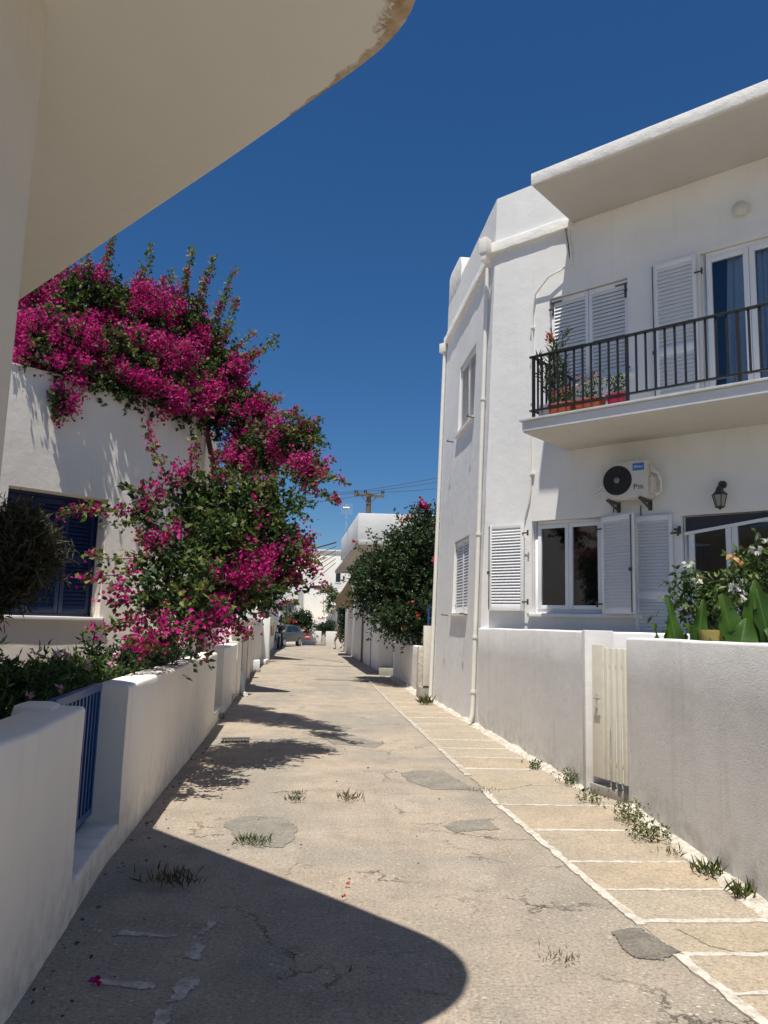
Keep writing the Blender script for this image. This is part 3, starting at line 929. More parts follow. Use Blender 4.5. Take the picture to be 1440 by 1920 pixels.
me.polygons.foreach_set('use_smooth', [True] * len(me.polygons)); me.set_sharp_from_angle(angle=R(40))
me.materials.append(M['soffit'])
link(bpy.data.objects.new('balcony_slab', me), nh)

# ---------------------------------------------------------------- facade helper: wall sheet with openings and reveals
def facade(fn, u0_, u1_, z0_, z1_, holes, depth, step=0.33, amp=0.006, seed=0.0):
    """fn(u, z, d) -> point; d measured into the wall"""
    us = {u0_, u1_}; zs = {z0_, z1_}
    for a, b, c, d in holes:
        us |= {a, b}; zs |= {c, d}
    def fill(s):
        s = sorted(s); o_ = []
        for a, b in zip(s[:-1], s[1:]):
            n = max(1, int(round((b - a) / step)))
            o_ += [a + (b - a) * k / n for k in range(n)]
        return o_ + [s[-1]]
    us, zs = fill(us), fill(zs)
    idx, vs, fs = {}, [], []
    edgeu = {h[0] for h in holes} | {h[1] for h in holes}
    def V(u, z, d):
        k = (round(u, 4), round(z, 4), round(d, 4))
        if k not in idx:
            idx[k] = len(vs)
            p = Vector(fn(u, z, d))
            p += wob(p, amp, 1.4, seed)
            vs.append(p)
        return idx[k]
    def inh(u, z):
        return any(a < u < b and c < z < d for a, b, c, d in holes)
    for i in range(len(us) - 1):
        for j in range(len(zs) - 1):
            if not inh((us[i] + us[i + 1]) / 2, (zs[j] + zs[j + 1]) / 2):
                fs.append((V(us[i], zs[j], 0), V(us[i + 1], zs[j], 0), V(us[i + 1], zs[j + 1], 0), V(us[i], zs[j + 1], 0)))
    for a, b, c, d in holes:
        uu = [u for u in us if a <= u <= b]; zz = [z for z in zs if c <= z <= d]
        for p, q in zip(uu[:-1], uu[1:]):
            fs.append((V(p, c, 0), V(p, c, depth), V(q, c, depth), V(q, c, 0)))
            fs.append((V(p, d, depth), V(p, d, 0), V(q, d, 0), V(q, d, depth)))
        for p, q in zip(zz[:-1], zz[1:]):
            fs.append((V(a, p, depth), V(a, p, 0), V(a, q, 0), V(a, q, depth)))
            fs.append((V(b, p, 0), V(b, p, depth), V(b, q, depth), V(b, q, 0)))
    return vs, fs

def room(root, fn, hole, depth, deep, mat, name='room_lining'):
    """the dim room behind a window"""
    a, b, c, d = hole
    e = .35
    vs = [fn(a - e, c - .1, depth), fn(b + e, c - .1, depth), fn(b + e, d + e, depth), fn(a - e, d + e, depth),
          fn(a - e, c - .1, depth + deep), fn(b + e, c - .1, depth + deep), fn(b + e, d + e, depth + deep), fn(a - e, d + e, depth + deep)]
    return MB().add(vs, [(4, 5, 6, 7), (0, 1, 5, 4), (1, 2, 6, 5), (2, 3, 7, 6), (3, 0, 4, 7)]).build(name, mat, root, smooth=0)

SLAT = {}
def slat_mesh(w, pitch):
    k = (round(w, 3), round(pitch, 3))
    if k not in SLAT:
        m = MB()
        x0, x1 = 0, w
        h = pitch * .45
        # tilted blade: lower edge at the front, upper edge behind, overlapping its neighbour
        m.add([(x0, -.017, -h), (x1, -.017, -h), (x1, -.010, -h - .003), (x0, -.010, -h - .003), (x0, .010, h + .003), (x1, .010, h + .003), (x1, .017, h), (x0, .017, h)],
              [(0, 1, 5, 4), (1, 2, 6, 5), (2, 3, 7, 6), (3, 0, 4, 7), (0, 3, 2, 1), (4, 5, 6, 7)])
        SLAT[k] = m.mesh('slat', M['shutter'], smooth=0)
    return SLAT[k]

def shutter(root, mx, w, h, pitch=0.045, mid=None, hinge_side=0, mat='shutter', hinges=True, rod=None, slatmat=None):
    """louvred leaf in its own frame: x along width, z up, front is -y; mx places it in the root"""
    m = MB()
    s, t = .055, .036
    m.box((0, -t / 2, 0), (s, t / 2, h)); m.box((w - s, -t / 2, 0), (w, t / 2, h))
    m.box((s, -t / 2 + .001, h - .075), (w - s, t / 2 - .001, h)); m.box((s, -t / 2 + .001, 0), (w - s, t / 2 - .001, .085))
    spans = [(.085, h - .075)]
    if mid:
        m.box((s, -t / 2 + .001, mid - .05), (w - s, t / 2 - .001, mid + .05))
        spans = [(.085, mid - .05), (mid + .05, h - .075)]
    o = m.build('shutter', M[mat], root, smooth=30, bevel=.003)
    o.matrix_local = mx
    sm = slat_mesh(w - 2 * s, pitch)
    if slatmat:
        sm = sm.copy(); sm.materials.clear(); sm.materials.append(M[slatmat])
    for a, b in spans:
        n = max(1, int((b - a) / pitch))
        for k in range(n):
            c = link(bpy.data.objects.new('slat', sm), o)
            c.location = (s, 0, a + (b - a) * (k + .5) / n)
    if hinges:
        hm = MB()
        x = w if hinge_side else 0
        sg = -1 if hinge_side else 1
        for z in (h * .10, h * .88):
            hm.box((x - sg * .09, -t / 2 - .008, z - .012), (x + sg * .02, -t / 2 - .001, z + .012))
            hm.box((x - sg * .10, -t / 2 - .02, z - .045), (x - sg * .075, -t / 2 - .002, z + .045))
        hm.build('hinge', M['hinge'], o, smooth=0)
    if rod is not None:
        rm = MB(); rm.tube([(rod, -t / 2 - .01, .02), (rod, -t / 2 - .01, h - .02)], .008, 6)
        rm.box((rod - .012, -t / 2 - .05, h * .42), (rod + .012, -t / 2 - .002, h * .42 + .05))
        rm.build('bolt_rod', M['hinge'], o)
    return o

def casement(root, mx, w, h, leaves=2, fw=.055, lw=.06, mat='pvc', glass='glass', sill=True):
    """fixed frame with glazed leaves; x along width, z up, front is -y"""
    m = MB()
    m.box((0, -.03, 0), (fw, .03, h)); m.box((w - fw, -.03, 0), (w, .03, h)); m.box((fw, -.03, h - fw), (w - fw, .03, h)); m.box((fw, -.03, 0), (w - fw, .03, fw))
    o = m.build('window', M[mat], root, smooth=30, bevel=.004)
    o.matrix_local = mx
    lwid = (w - 2 * fw) / leaves
    for k in range(leaves):
        x0 = fw + k * lwid + .003; x1 = x0 + lwid - .006
        z0, z1 = fw + .003, h - fw - .003
        q = MB()
        q.box((x0, -.045, z0), (x0 + lw, .02, z1)); q.box((x1 - lw, -.045, z0), (x1, .02, z1)); q.box((x0 + lw, -.044, z1 - lw), (x1 - lw, .019, z1)); q.box((x0 + lw, -.044, z0), (x1 - lw, .019, z0 + lw * 1.1))
        q.build('sash', M[mat], o, smooth=30, bevel=.004)
        p = MB(); p.box((x0 + lw - .005, -.012, z0 + lw - .005), (x1 - lw + .005, -.006, z1 - lw + .005))
        p.build('pane', M[glass], o, smooth=0)
    return o

# ---------------------------------------------------------------- corner house on the right
H = empty('corner_house', 'white two storey corner house with shutters and railed balcony', 'house', tuple(P0), HOUSE_RZ)
def fr_pt(u, z, d):                                  # front facade, the corner edge leans back a little
    return (u + (.036 * z if u <= 0.001 else 0), d, z)
SA = R(-5.9)
sdw = Vector((math.sin(SA), math.cos(SA), 0))
inw = Vector((math.cos(SA), -math.sin(SA), 0))       # into the house from the street face
sdl = Vector((sdw.dot(sx_), sdw.dot(-sn_), 0))
inl = Vector((inw.dot(sx_), inw.dot(-sn_), 0))
def st_pt(u, z, d):
    """street facade, u runs away from the corner; battered by 2.45 cm per metre"""
    if u <= 0.001:
        p = Vector((.036 * z, 0, z))
        return tuple(p + sdl * 0 + inl * d * (1 if d else 0))
    return tuple(sdl * u + inl * (.0245 * z + d) + Vector((0, 0, z)))
fholes = [(1.03, 2.24, 1.86, 3.34), (3.42, 4.72, 0.95, 3.26), (1.36, 2.70, 5.52, 7.06), (3.78, 5.1, 4.64, 7.13)]
sholes = [(1.08, 2.46, 1.88, 3.31), (1.08, 2.60, 5.56, 7.03)]
w = MB()
vs_, fs_ = facade(fr_pt, 0, 9.0, -.05, 9.22, fholes, .20, seed=3)
w.add(vs_, fs_)
vs_, fs_ = facade(st_pt, 0, 4.3, -.05, 9.22, sholes, .20, seed=8)
w.add(vs_, [f[::-1] for f in fs_])
e1, e2 = Vector(st_pt(4.3, 0, 0)), Vector((9, 0, 0))
# closing walls and roof so that no light leaks in
q1 = e1 + inl * 8
def ring(z):
    return [Vector(st_pt(4.3, z, 0)), Vector((q1.x + .3, q1.y, z)), Vector((9.0, 7.5, z)), Vector((9, 0, z))]
ra, rb = ring(-.05), ring(9.22)
w.add(ra + rb, [(0, 4, 5, 1), (1, 5, 6, 2), (2, 6, 7, 3)])
top = [Vector((.036 * 9.0, .03, 9.0))] + [Vector((p.x, p.y, 9.0)) for p in (rb[3], rb[2], rb[1], rb[0])]
w.add(top, [(0, 1, 2, 3, 4)])
w.build('wall', M['white'], H, smooth=35)
for hl in fholes:
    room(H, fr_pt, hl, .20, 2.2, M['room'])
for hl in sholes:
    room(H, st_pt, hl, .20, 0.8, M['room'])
# raised end of the street parapet
w = MB()
prof = [(2.9, 9.1), (2.9, 9.50), (2.98, 9.72), (3.15, 9.80), (4.1, 9.86), (4.3, 9.80), (4.3, 9.1)]
w.add([st_pt(u, z, -.004) for u, z in prof] + [st_pt(u, z, .30) for u, z in prof], [tuple(range(7))[::-1], tuple(range(7, 14))] + [(i, (i + 1) % 7, 7 + (i + 1) % 7, 7 + i) for i in range(7)])
w.build('parapet_block', M['cornice'], H, bevel=.02)
# cornice band round the corner
c = MB()
us = [1.80 - .12 * k for k in range(15)]
rows = []
pf = [(0.02, 8.165), (-.060, 8.17), (-.070, 8.185), (-.070, 8.345), (-.058, 8.375), (.02, 8.40)]
for u in us:
    rows.append([Vector((u + (.036 * z if u < .2 else 0), d, z)) + wob((u, d, z), .010, 5) for d, z in pf])
rows.append([Vector((.036 * z, 0, z)) + (Vector((0, -1, 0)) - inl).normalized() * (-d * 1.1) + wob((0, d, z), .01, 4) for d, z in pf])
for k in range(1, 31):
    u = 4.36 * k / 30
    rows.append([Vector(st_pt(u, z, d)) + wob((u + 7, d, z), .012, 4) for d, z in pf])
n = len(pf)
c.add([p for r_ in rows for p in r_], [(j * n + k, (j + 1) * n + k, (j + 1) * n + k + 1, j * n + k + 1) for j in range(len(rows) - 1) for k in range(n - 1)] + [tuple(range(n)), tuple((len(rows) - 1) * n + k for k in range(n - 1, -1, -1))])
c.build('cornice', M['cornice'], H, smooth=28)
# roof canopy slab and its rough white edge
c = MB(); c.box((1.80, -1.33, 8.26), (9.0, -.002, 8.43))
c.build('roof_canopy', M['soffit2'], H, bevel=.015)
c = MB(); c.box((1.775, -1.36, 8.285), (9.0, -.004, 8.475))
c.build('canopy_edging', M['cornice'], H, bevel=.015)
# balcony
c = MB(); c.box((1.66, -1.38, 4.43), (9.0, -.002, 4.585))
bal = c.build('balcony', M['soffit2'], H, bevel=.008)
MB().box((1.650, -1.392, 4.447), (9.0, -.004, 4.5865)).build('balcony_fascia', M['white'], bal, bevel=.006)
MB().box((1.62, -1.43, 4.589), (9.0, -.003, 4.625)).build('balcony_edging', M['marble'], bal, bevel=.006)
rl = MB(); rl.bar((1.76, -1.36, 5.55), (9.0, -1.36, 5.55), .05, .03); rl.bar((1.82, -1.36, 5.546), (1.82, 0, 5.546), .045, .03)
rail = rl.build('railing', M['iron'], H, bevel=.004)
rl = MB(); rl.bar((1.76, -1.36, 4.74), (9.0, -1.36, 4.74), .04, .025); rl.bar((1.82, -1.36, 4.736), (1.82, 0, 4.736), .04, .025)
rl.build('bottom_rail', M['iron'], rail)
k = 0
u = 1.82
while u < 5.6:
    if k % 11 == 0:
        MB().bar((u, -1.36, 4.62), (u, -1.36, 5.54), .038, .038).build('post', M['iron'], rail)
    else:
        MB().bar((u, -1.36, 4.74), (u, -1.36, 5.54), .019, .026).build('baluster', M['iron'], rail)
    u += .128; k += 1
for k in range(1, 11):
    MB().bar((1.82, -1.36 + .128 * k, 4.74), (1.82, -1.36 + .128 * k, 5.54), .019, .026).build('baluster', M['iron'], rail)
# lower window with one flat and one half-open leaf
def at(x, y, z, rz=0.0):
    return Matrix.Translation((x, y, z)) @ Matrix.Rotation(rz, 4, 'Z')
casement(H, at(1.035, .12, 1.865), 1.20, 1.47)
MB().box((.98, -.07, 1.80), (2.85, .19, 1.858)).build('window_sill', M['white'], H, bevel=.01)
shutter(H, at(.27, -.075, 1.89, R(-1)), .66, 1.42, .047, hinge_side=1, rod=.012)
shutter(H, at(2.235, -.03, 1.86, R(-24)), .66, 1.45, .047, hinge_side=0, rod=.63)
# the garden door and its folded leaf
shutter(H, at(2.74, -.035, .97, R(0)), .56, 2.32, .047, mid=1.16, hinge_side=1)
casement(H, at(3.43, .10, .96), 1.28, 2.29, fw=.06, lw=.075)
m = MB(); m.bar((3.44, .035, 3.00), (4.75, .03, 3.17), .02, .045); m.build('screen_bar', M['pvc'], H)
m = MB(); m.add([(3.46, .05, 3.02), (4.73, .045, 3.19), (4.73, .05, 3.24), (3.46, .055, 3.24)], [(0, 1, 2, 3)]); m.build('insect_screen', M['charcoal'], H, smooth=0)
m = MB()
for z in (1.35, 2.03, 3.05):
    m.box((3.33, -.05, z), (3.42, -.03, z + .03)); m.box((3.385, -.06, z - .05), (3.41, .02, z + .06))
m.build('door_hinge', M['hinge'], H)
# upper window, shut
for uu, hs in ((1.375, 0), (2.035, 1)):
    shutter(H, at(uu, .06, 5.53), .652, 1.51, .060, hinge_side=hs, hinges=False)
m = MB()
for x, sg in ((1.375, 1), (2.687, -1)):
    for z, up in ((6.88, 1), (5.62, -1)):
        m.box((min(x, x + sg * .20), .028, z + up * .10 - .012), (max(x, x + sg * .20), .038, z + up * .10 + .012))
        m.box((min(x + sg * .02, x + sg * .05), .026, min(z - up * .13, z + up * .088)), (max(x + sg * .02, x + sg * .05), .037, max(z - up * .13, z + up * .088)))
        m.box((min(x - sg * .03, x + sg * .05), .0, z - .03), (max(x - sg * .03, x + sg * .05), .025, z + .0))
m.build('strap_hinge', M['hinge'], H, smooth=0)
MB().box((1.32, -.05, 5.47), (2.75, .18, 5.515)).build('window_sill', M['white'], H, bevel=.01)
# balcony door with open leaf and curtains
shutter(H, at(3.13, -.045, 4.66), .62, 2.44, .060, mid=1.05, hinge_side=1, rod=-.012)
casement(H, at(3.785, .11, 4.65), 1.31, 2.47, fw=.07, lw=.075)
cu = MB()
pts = []
for k in range(60):
    u = 4.12 + k * .0165
    pts.append((u + .01 * math.sin(k * 1.7), .21 + .03 * math.sin(k * .95) + .012 * math.sin(k * 2.3)))
cu.add([(x - .10 * (1 if i == 0 else max(0, 1 - i / 14)) , y, 4.66) for i, (x, y) in enumerate(pts)] + [(x, y, 7.1) for x, y in pts], [(k, k + 1, 61 + k, 60 + k) for k in range(59)])
cu.build('curtain', M['curtain_blue'], H, smooth=70)
MB().box((3.70, .55, 4.66), (5.2, .57, 7.1)).build('blue_blind', M['bluedeep'], H, smooth=0)
# street side windows
def st_mx(u, z, d):
    p = Vector(st_pt(u, z, d))
    x = -sdl; y = inl; zz = Vector((0, 0, 1))
    return Matrix(((x.x, y.x, 0, p.x), (x.y, y.y, 0, p.y), (0, 0, 1, p.z), (0, 0, 0, 1)))
for (a, b, c_, d_) in sholes:
    wd_ = (b - a) / 2 - .02
    shutter(H, st_mx(b - .01, c_ + .01, .09), wd_, d_ - c_ - .03, .055, hinge_side=0)
    shutter(H, st_mx((a + b) / 2 - .005, c_ + .01, .09), wd_, d_ - c_ - .03, .055, hinge_side=1)
    m = MB(); m.add([st_pt(u, z, d) for u, d in ((a - .06, -.06), (b + .06, -.06), (b + .06, .18), (a - .06, .18)) for z in (c_ - .06, c_ - .004)],
                    [(0, 1, 3, 2), (2, 3, 5, 4), (4, 5, 7, 6), (6, 7, 1, 0), (1, 7, 5, 3), (0, 2, 4, 6)])
    m.build('window_sill', M['white'], H, smooth=0)
    m = MB()
    for u in (a - .06, b + .42):
        p = st_pt(u, c_ - .04, 0); q = st_pt(u, c_ - .03, -.14)
        m.bar(p, q, .02, .02); m.bar(q, tuple(Vector(q) + sdl * -.12), .015, .015)
    m.build('shutter_catch', M['hinge'], H)
# drain pipes
def sp(u, z, d):
    return Vector(st_pt(u, z, d))
pm = MB(); pm.tube([sp(.10, .05, -.09), sp(.10, .18, -.055)] + [sp(.10, z, -.055) for z in np.linspace(.4, 8.05, 12)], .038, 10)
pipe = pm.build('drain_pipe', M['pipe'], H)
cm = MB()
for z in (.55, 1.45, 3.2, 5.6, 7.6):
    cm.tube([sp(.10, z - .02, -.055), sp(.10, z + .02, -.055)], .050, 10)
cm.build('pipe_clamp', M['pipe'], pipe)
hb = MB(); hb.box((.11, -.25, 8.14), (.27, -.08, 8.42)); hb.box((.13, -.23, 8.00), (.25, -.09, 8.15))
hb.build('rain_hopper', M['pipe'], H, bevel=.01)
pm = MB(); pm.tube([sp(4.30, z, -.05) for z in np.linspace(.0, 8.1, 10)], .042, 10)
pm.build('drain_pipe', M['pipe'], H)
hb = MB(); hb.box(tuple(sp(4.33, 7.98, -.05) - Vector((.09, .09, 0))), tuple(sp(4.33, 8.2, -.05) + Vector((.09, .09, 0)))); hb.build('rain_hopper', M['pipe'], H, bevel=.01)
# cable run on the front
cb = MB()
cb.tube([(1.72, -.05, 8.4), (1.74, -.03, 8.0), (1.78, -.06, 7.8), (1.77, -.03, 7.52), (1.72, -.07, 7.50), (1.4, -.10, 7.40), (1.12, -.035, 7.20), (1.06, -.03, 6.9), (1.05, -.03, 6.2), (1.03, -.03, 5.0), (1.02, -.03, 3.9), (1.0, -.03, 3.72), (.90, -.03, 3.36)], .016, 7)
cb.build('cable', M['pipe'], H)
cb = MB(); cb.tube([(1.70, -.03, 8.3), (1.69, -.05, 8.15), (1.73, -.05, 7.9), (1.75, -.03, 7.65)], .010, 6); cb.build('cable', M['hinge'], H)
m = MB()
for z in (6.1, 6.6, 5.3, 4.1):
    m.box((1.02, -.055, z), (1.085, -.002, z + .03))
m.build('cable_clip', M['pipe'], H)
cb = MB(); cb.tube([(2.42, -.012, 3.50), (2.42, -.012, 3.38)], .008, 6); cb.tube([(2.84, -.012, 3.45), (2.84, -.012, 1.85)], .008, 6); cb.build('cable', M['hinge'], H)

# inner courtyard wall and floor
o = wall_sweep([tuple((P0 + sx_ * .75 + sn_ * .55)[:2]), tuple((P0 + sx_ * 6.0 + sn_ * 1.15)[:2])], .18, 1.60, 1, r=.02, seed=21).build('courtyard_wall', M['white'], smooth=50)
tag(o, 'bright white inner courtyard wall seen above the cream gate', 'wall')
o = MB().prism([(2.5, 3.0), (2.54, 7.5), (2.3, 8.2), (1.9, 12.5), (7, 8.5), (7, 3)], -.05, .09).build('courtyard', M['concrete'], smooth=0)
tag(o, kind='structure')

# air conditioner
ac = empty('air_conditioner', 'cream outdoor air conditioner unit bracketed under the balcony', 'air conditioner', tuple(P0 + sx_ * 2.40 + Vector((0, 0, 3.52))), HOUSE_RZ)
c = MB(); c.box((0, -.38, 0), (.68, -.09, .53)); c.build('casing', M['acwhite'], ac, bevel=.018)
MB().lathe([(.218, 0), (.218, .006), (.205, .008)], 40, (.245, -.379, .265), 'y').build('fan_recess', M['black'], ac, smooth=30)
fg = MB()
for r_ in (.055, .085, .115, .145, .175, .205):
    ptsr = [(.245 + r_ * math.cos(t), -.395, .265 + r_ * math.sin(t)) for t in np.linspace(0, 2 * math.pi, 41)]
    fg.tube(ptsr, .0045, 5, caps=False)
for t in np.linspace(0, 2 * math.pi, 13)[:-1]:
    fg.tube([(.245 + .04 * math.cos(t), -.396, .265 + .04 * math.sin(t)), (.245 + .212 * math.cos(t + .3), -.39, .265 + .212 * math.sin(t + .3))], .004, 4)
fg.build('fan_grille', M['charcoal'], ac)
MB().lathe([(.042, 0), (.042, .012), (.034, .018)], 20, (.245, -.392, .265), 'y').build('fan_hub', simple('grey hub', (.22, .22, .21), .5), ac)
MB().box((.48, -.387, .385), (.645, -.3805, .49)).build('badge', M['badge'], ac, bevel=.002)
def text_obj(s, size, mx, mat, parent, name='lettering', shear=0.0):
    cu_ = bpy.data.curves.new(name, 'FONT')
    cu_.body = s; cu_.size = size; cu_.extrude = .0015; cu_.shear = shear; cu_.align_x = 'CENTER'; cu_.align_y = 'CENTER'
    t_ = bpy.data.objects.new(name, cu_)
    COL.objects.link(t_)
    dg = bpy.context.evaluated_depsgraph_get()
    me_ = bpy.data.meshes.new_from_object(t_.evaluated_get(dg))
    bpy.data.objects.remove(t_)
    me_.materials.clear(); me_.materials.append(mat)
    o_ = link(bpy.data.objects.new(name, me_), parent)
    o_.matrix_local = mx
    return o_
FRONT = Matrix.Rotation(R(90), 4, 'X')
text_obj('Midea', .046, Matrix.Translation((.575, -.390, .437)) @ FRONT, M['letter'], ac)
m = MB(); ptsr = [(.517 + .016 * math.cos(t), -.3895, .437 + .020 * math.sin(t)) for t in np.linspace(.6, 5.4, 16)]; m.tube(ptsr, .003, 4); m.build('emblem', M['letter'], ac)
text_obj('P', .11, Matrix.Translation((.51, -.3825, .145)) @ FRONT, M['black'], ac)
text_obj('Lus', .055, Matrix.Translation((.588, -.3825, .155)) @ FRONT, M['black'], ac)
m = MB(); m.box((.545, -.384, .118), (.635, -.381, .124)); m.build('emblem', M['black'], ac, smooth=0)
m = MB(); m.box((.681, -.30, .06), (.73, -.12, .30)); m.box((.681, -.28, .36), (.72, -.13, .47)); m.build('valve_cover', M['acwhite'], ac, bevel=.012)
for x in (.08, .56):
    b_ = MB(); b_.box((x, -.40, -.04), (x + .04, -.005, -.003)); b_.add([(x + .005, -.36, -.04), (x + .035, -.36, -.04), (x + .035, -.01, -.14), (x + .005, -.01, -.14), (x + .005, -.33, -.04), (x + .035, -.33, -.04), (x + .035, -.01, -.105), (x + .005, -.01, -.105)], [(0, 1, 2, 3), (4, 7, 6, 5), (0, 3, 7, 4), (1, 5, 6, 2)]); b_.box((x - .01, -.012, -.15), (x + .05, -.002, 0))
    b_.build('bracket', M['hinge'], ac, smooth=0)
hs = MB(); hs.tube([(0.0, -.2, .30), (-.08, -.10, .28), (-.18, -.06, .24), (-.25, -.05, .19), (-.27, -.05, .16), (-.24, -.05, .14), (-.16, -.06, .17), (-.06, -.1, .2), (0, -.16, .22)], .011, 7)
hs.tube([(.70, -.2, .42), (.76, -.16, .36), (.79, -.12, .24), (.77, -.10, .1), (.70, -.12, .05)], .014, 7)
hs.build('hose', M['pipe'], ac)

# wall lantern and globe light
ln = empty('wall_lantern', 'dark metal wall lantern above the garden door', 'lantern', tuple(P0 + sx_ * 4.0 + Vector((0, 0, 3.48))), HOUSE_RZ)
m = MB(); m.lathe([(.055, 0), (.055, .012), (.03, .03)], 14, (0, -.002, .17), 'y'); m.tube([(0, -.02, .17), (0, -.10, .20), (0, -.16, .17), (0, -.17, .12)], .014, 7)
m.build('bracket', M['charcoal'], ln)
m = MB(); m.lathe([(.02, .13), (.045, .10), (.055, .06), (.105, .01), (.11, 0)], 6, (0, -.17, 0)); m.build('cap', M['charcoal'], ln, smooth=20)
m = MB(); m.lathe([(.092, 0), (.055, -.155)], 6, (0, -.17, 0)); m.build('glass_pane', M['lampglass'], ln, smooth=0)
m = MB()
for k in range(6):
    t = 2 * math.pi * k / 6
    m.bar((.094 * math.cos(t), -.17 + .094 * math.sin(t), 0), (.057 * math.cos(t), -.17 + .057 * math.sin(t), -.16), .010)
m.lathe([(.062, -.155), (.062, -.168), (.02, -.18), (.012, -.2)], 6, (0, -.17, 0))
m.build('cage', M['charcoal'], ln, smooth=20)
gl = empty('wall_light', 'round opal wall light under the roof canopy', 'light', tuple(P0 + sx_ * 4.40 + Vector((0, 0, 7.57))), HOUSE_RZ)
MB().lathe([(.07, 0), (.07, .03)], 18, (0, -.001, 0), 'y').build('base', M['pvc'], gl)
MB().lathe([(.06, .028), (.095, .05), (.11, .085), (.10, .12), (.06, .15), (.01, .158)], 20, (0, 0, 0), 'y').build('globe', M['globe'], gl, smooth=80)

# pots on the balcony
def bal_pt(u, off, z=4.63):
    return P0 + sx_ * u + sn_ * off + Vector((0, 0, z))
def tuft(rng, name, n, h, spread, leafL, mat, parent, wr=.2, base=(0, 0, 0), curl=.2, up=1.0):
    P, D, L = [], [], []
    for k in range(n):
        t = rng.random()
        d = np.array([rng.normal() * .5, rng.normal() * .5, up])
        d /= np.linalg.norm(d)
        P.append(np.array(base) + d * h * t * np.array([spread, spread, 1])); D.append(d * .6 + rng.normal(0, .6, 3) * [1, 1, .5]); L.append(leafL * rng.uniform(.6, 1.1))
    return leaf_obj(rng, name, np.array(P), np.array(D), np.array(L), mat, parent, wr, .2, curl, kind='stuff')
def flowers(rng, name, pts, mat, parent, r=.03, m=8, size=.035):
    P, D = [], []
    for q in pts:
        d = unit(rng.normal(size=(m, 3)))
        P.append(np.array(q) + d * r * .3); D.append(d)
    P = np.concatenate(P); D = np.concatenate(D)
    return leaf_obj(rng, name, P, D, np.full(len(P), size) * rng.uniform(.8, 1.2, len(P)), mat, parent, .8, .2, .2, kind='stuff')
rng = np.random.default_rng(21)
p = empty('potted_oleander', 'tall red flowered oleander in grey trough at the balcony corner', 'potted plant', tuple(bal_pt(1.98, 1.08)), HOUSE_RZ, 'pots on the balcony')
MB().add([(-.15, -.13, 0), (.15, -.13, 0), (.15, .13, 0), (-.15, .13, 0), (-.18, -.16, .22), (.18, -.16, .22), (.18, .16, .22), (-.18, .16, .22)], [(3, 2, 1, 0), (4, 5, 6, 7), (0, 1, 5, 4), (1, 2, 6, 5), (2, 3, 7, 6), (3, 0, 4, 7)]).build('pot', M['greypot'], p, bevel=.012)
sm_ = MB()
LPs, LDs = [], []
for k in range(7):
    a = rng.normal(0, .10, 2); b = a + rng.normal(0, .10, 2); hh = rng.uniform(.75, 1.22)
    sm_.tube([(a[0] * .4, a[1] * .4, .18), (a[0], a[1], .18 + hh * .5), (b[0], b[1], .15 + hh)], .007, 5)
    for t in np.linspace(.25, 1, 12):
        q = np.array([a[0] + (b[0] - a[0]) * t, a[1] + (b[1] - a[1]) * t, .18 + hh * t])
        for j in range(3):
            LPs.append(q); LDs.append(np.append(rng.normal(0, .6, 2), .55 + .3 * rng.random()))
sm_.build('stem', M['bark'], p)
leaf_obj(rng, 'foliage', np.array(LPs), np.array(LDs), rng.uniform(.12, .19, len(LPs)), M['leaf_hedge'], p, .17, .2, .12)
flowers(rng, 'flower', [(-.06, -.02, 1.26), (-.02, -.04, 1.29), (-.09, .02, 1.24), (-.04, .02, 1.27)], M['red'], p, .05, 10, .05)
for (u, off, wd_, mat, lab, fl) in ((2.20, 1.22, .36, 'terracotta', 'terracotta trough with low red flowers, left of the balcony troughs', 'red'), (2.62, 1.20, .40, 'terracotta', 'terracotta trough with tall pink flowers, middle of the balcony pots', 'pinkpetal'), (3.02, 1.20, .24, 'pinkpot', 'pink plastic pot with sparse green plant on the balcony', None)):
    p = empty('potted_plant', lab, 'potted plant', tuple(bal_pt(u, off)), HOUSE_RZ, 'pots on the balcony')
    a, b = wd_ / 2 * .85, wd_ / 2
    MB().add([(-a, -.08, 0), (a, -.08, 0), (a, .08, 0), (-a, .08, 0), (-b, -.10, .17), (b, -.10, .17), (b, .10, .17), (-b, .10, .17)], [(3, 2, 1, 0), (4, 5, 6, 7), (0, 1, 5, 4), (1, 2, 6, 5), (2, 3, 7, 6), (3, 0, 4, 7)]).build('pot', M[mat], p, bevel=.012)
    MB().box((-b - .008, -.108, .15), (b + .008, .108, .178)).build('pot_rim', M[mat], p, bevel=.005)
    hh = {'red': .20, 'pinkpetal': .42, None: .34}[fl]
    for xx in np.linspace(-b * .7, b * .7, 4):
        tuft(rng, 'foliage', 60, hh, .45, .055, M['leaf_shrub'], p, .55, (xx, 0, .16), .2)
    if fl:
        flowers(rng, 'flower', [(rng.uniform(-b, b), rng.uniform(-.08, .08), .17 + hh * rng.uniform(.6, 1.05)) for k in range(9)], M[fl], p, .03, 8, .035 if fl == 'red' else .04)

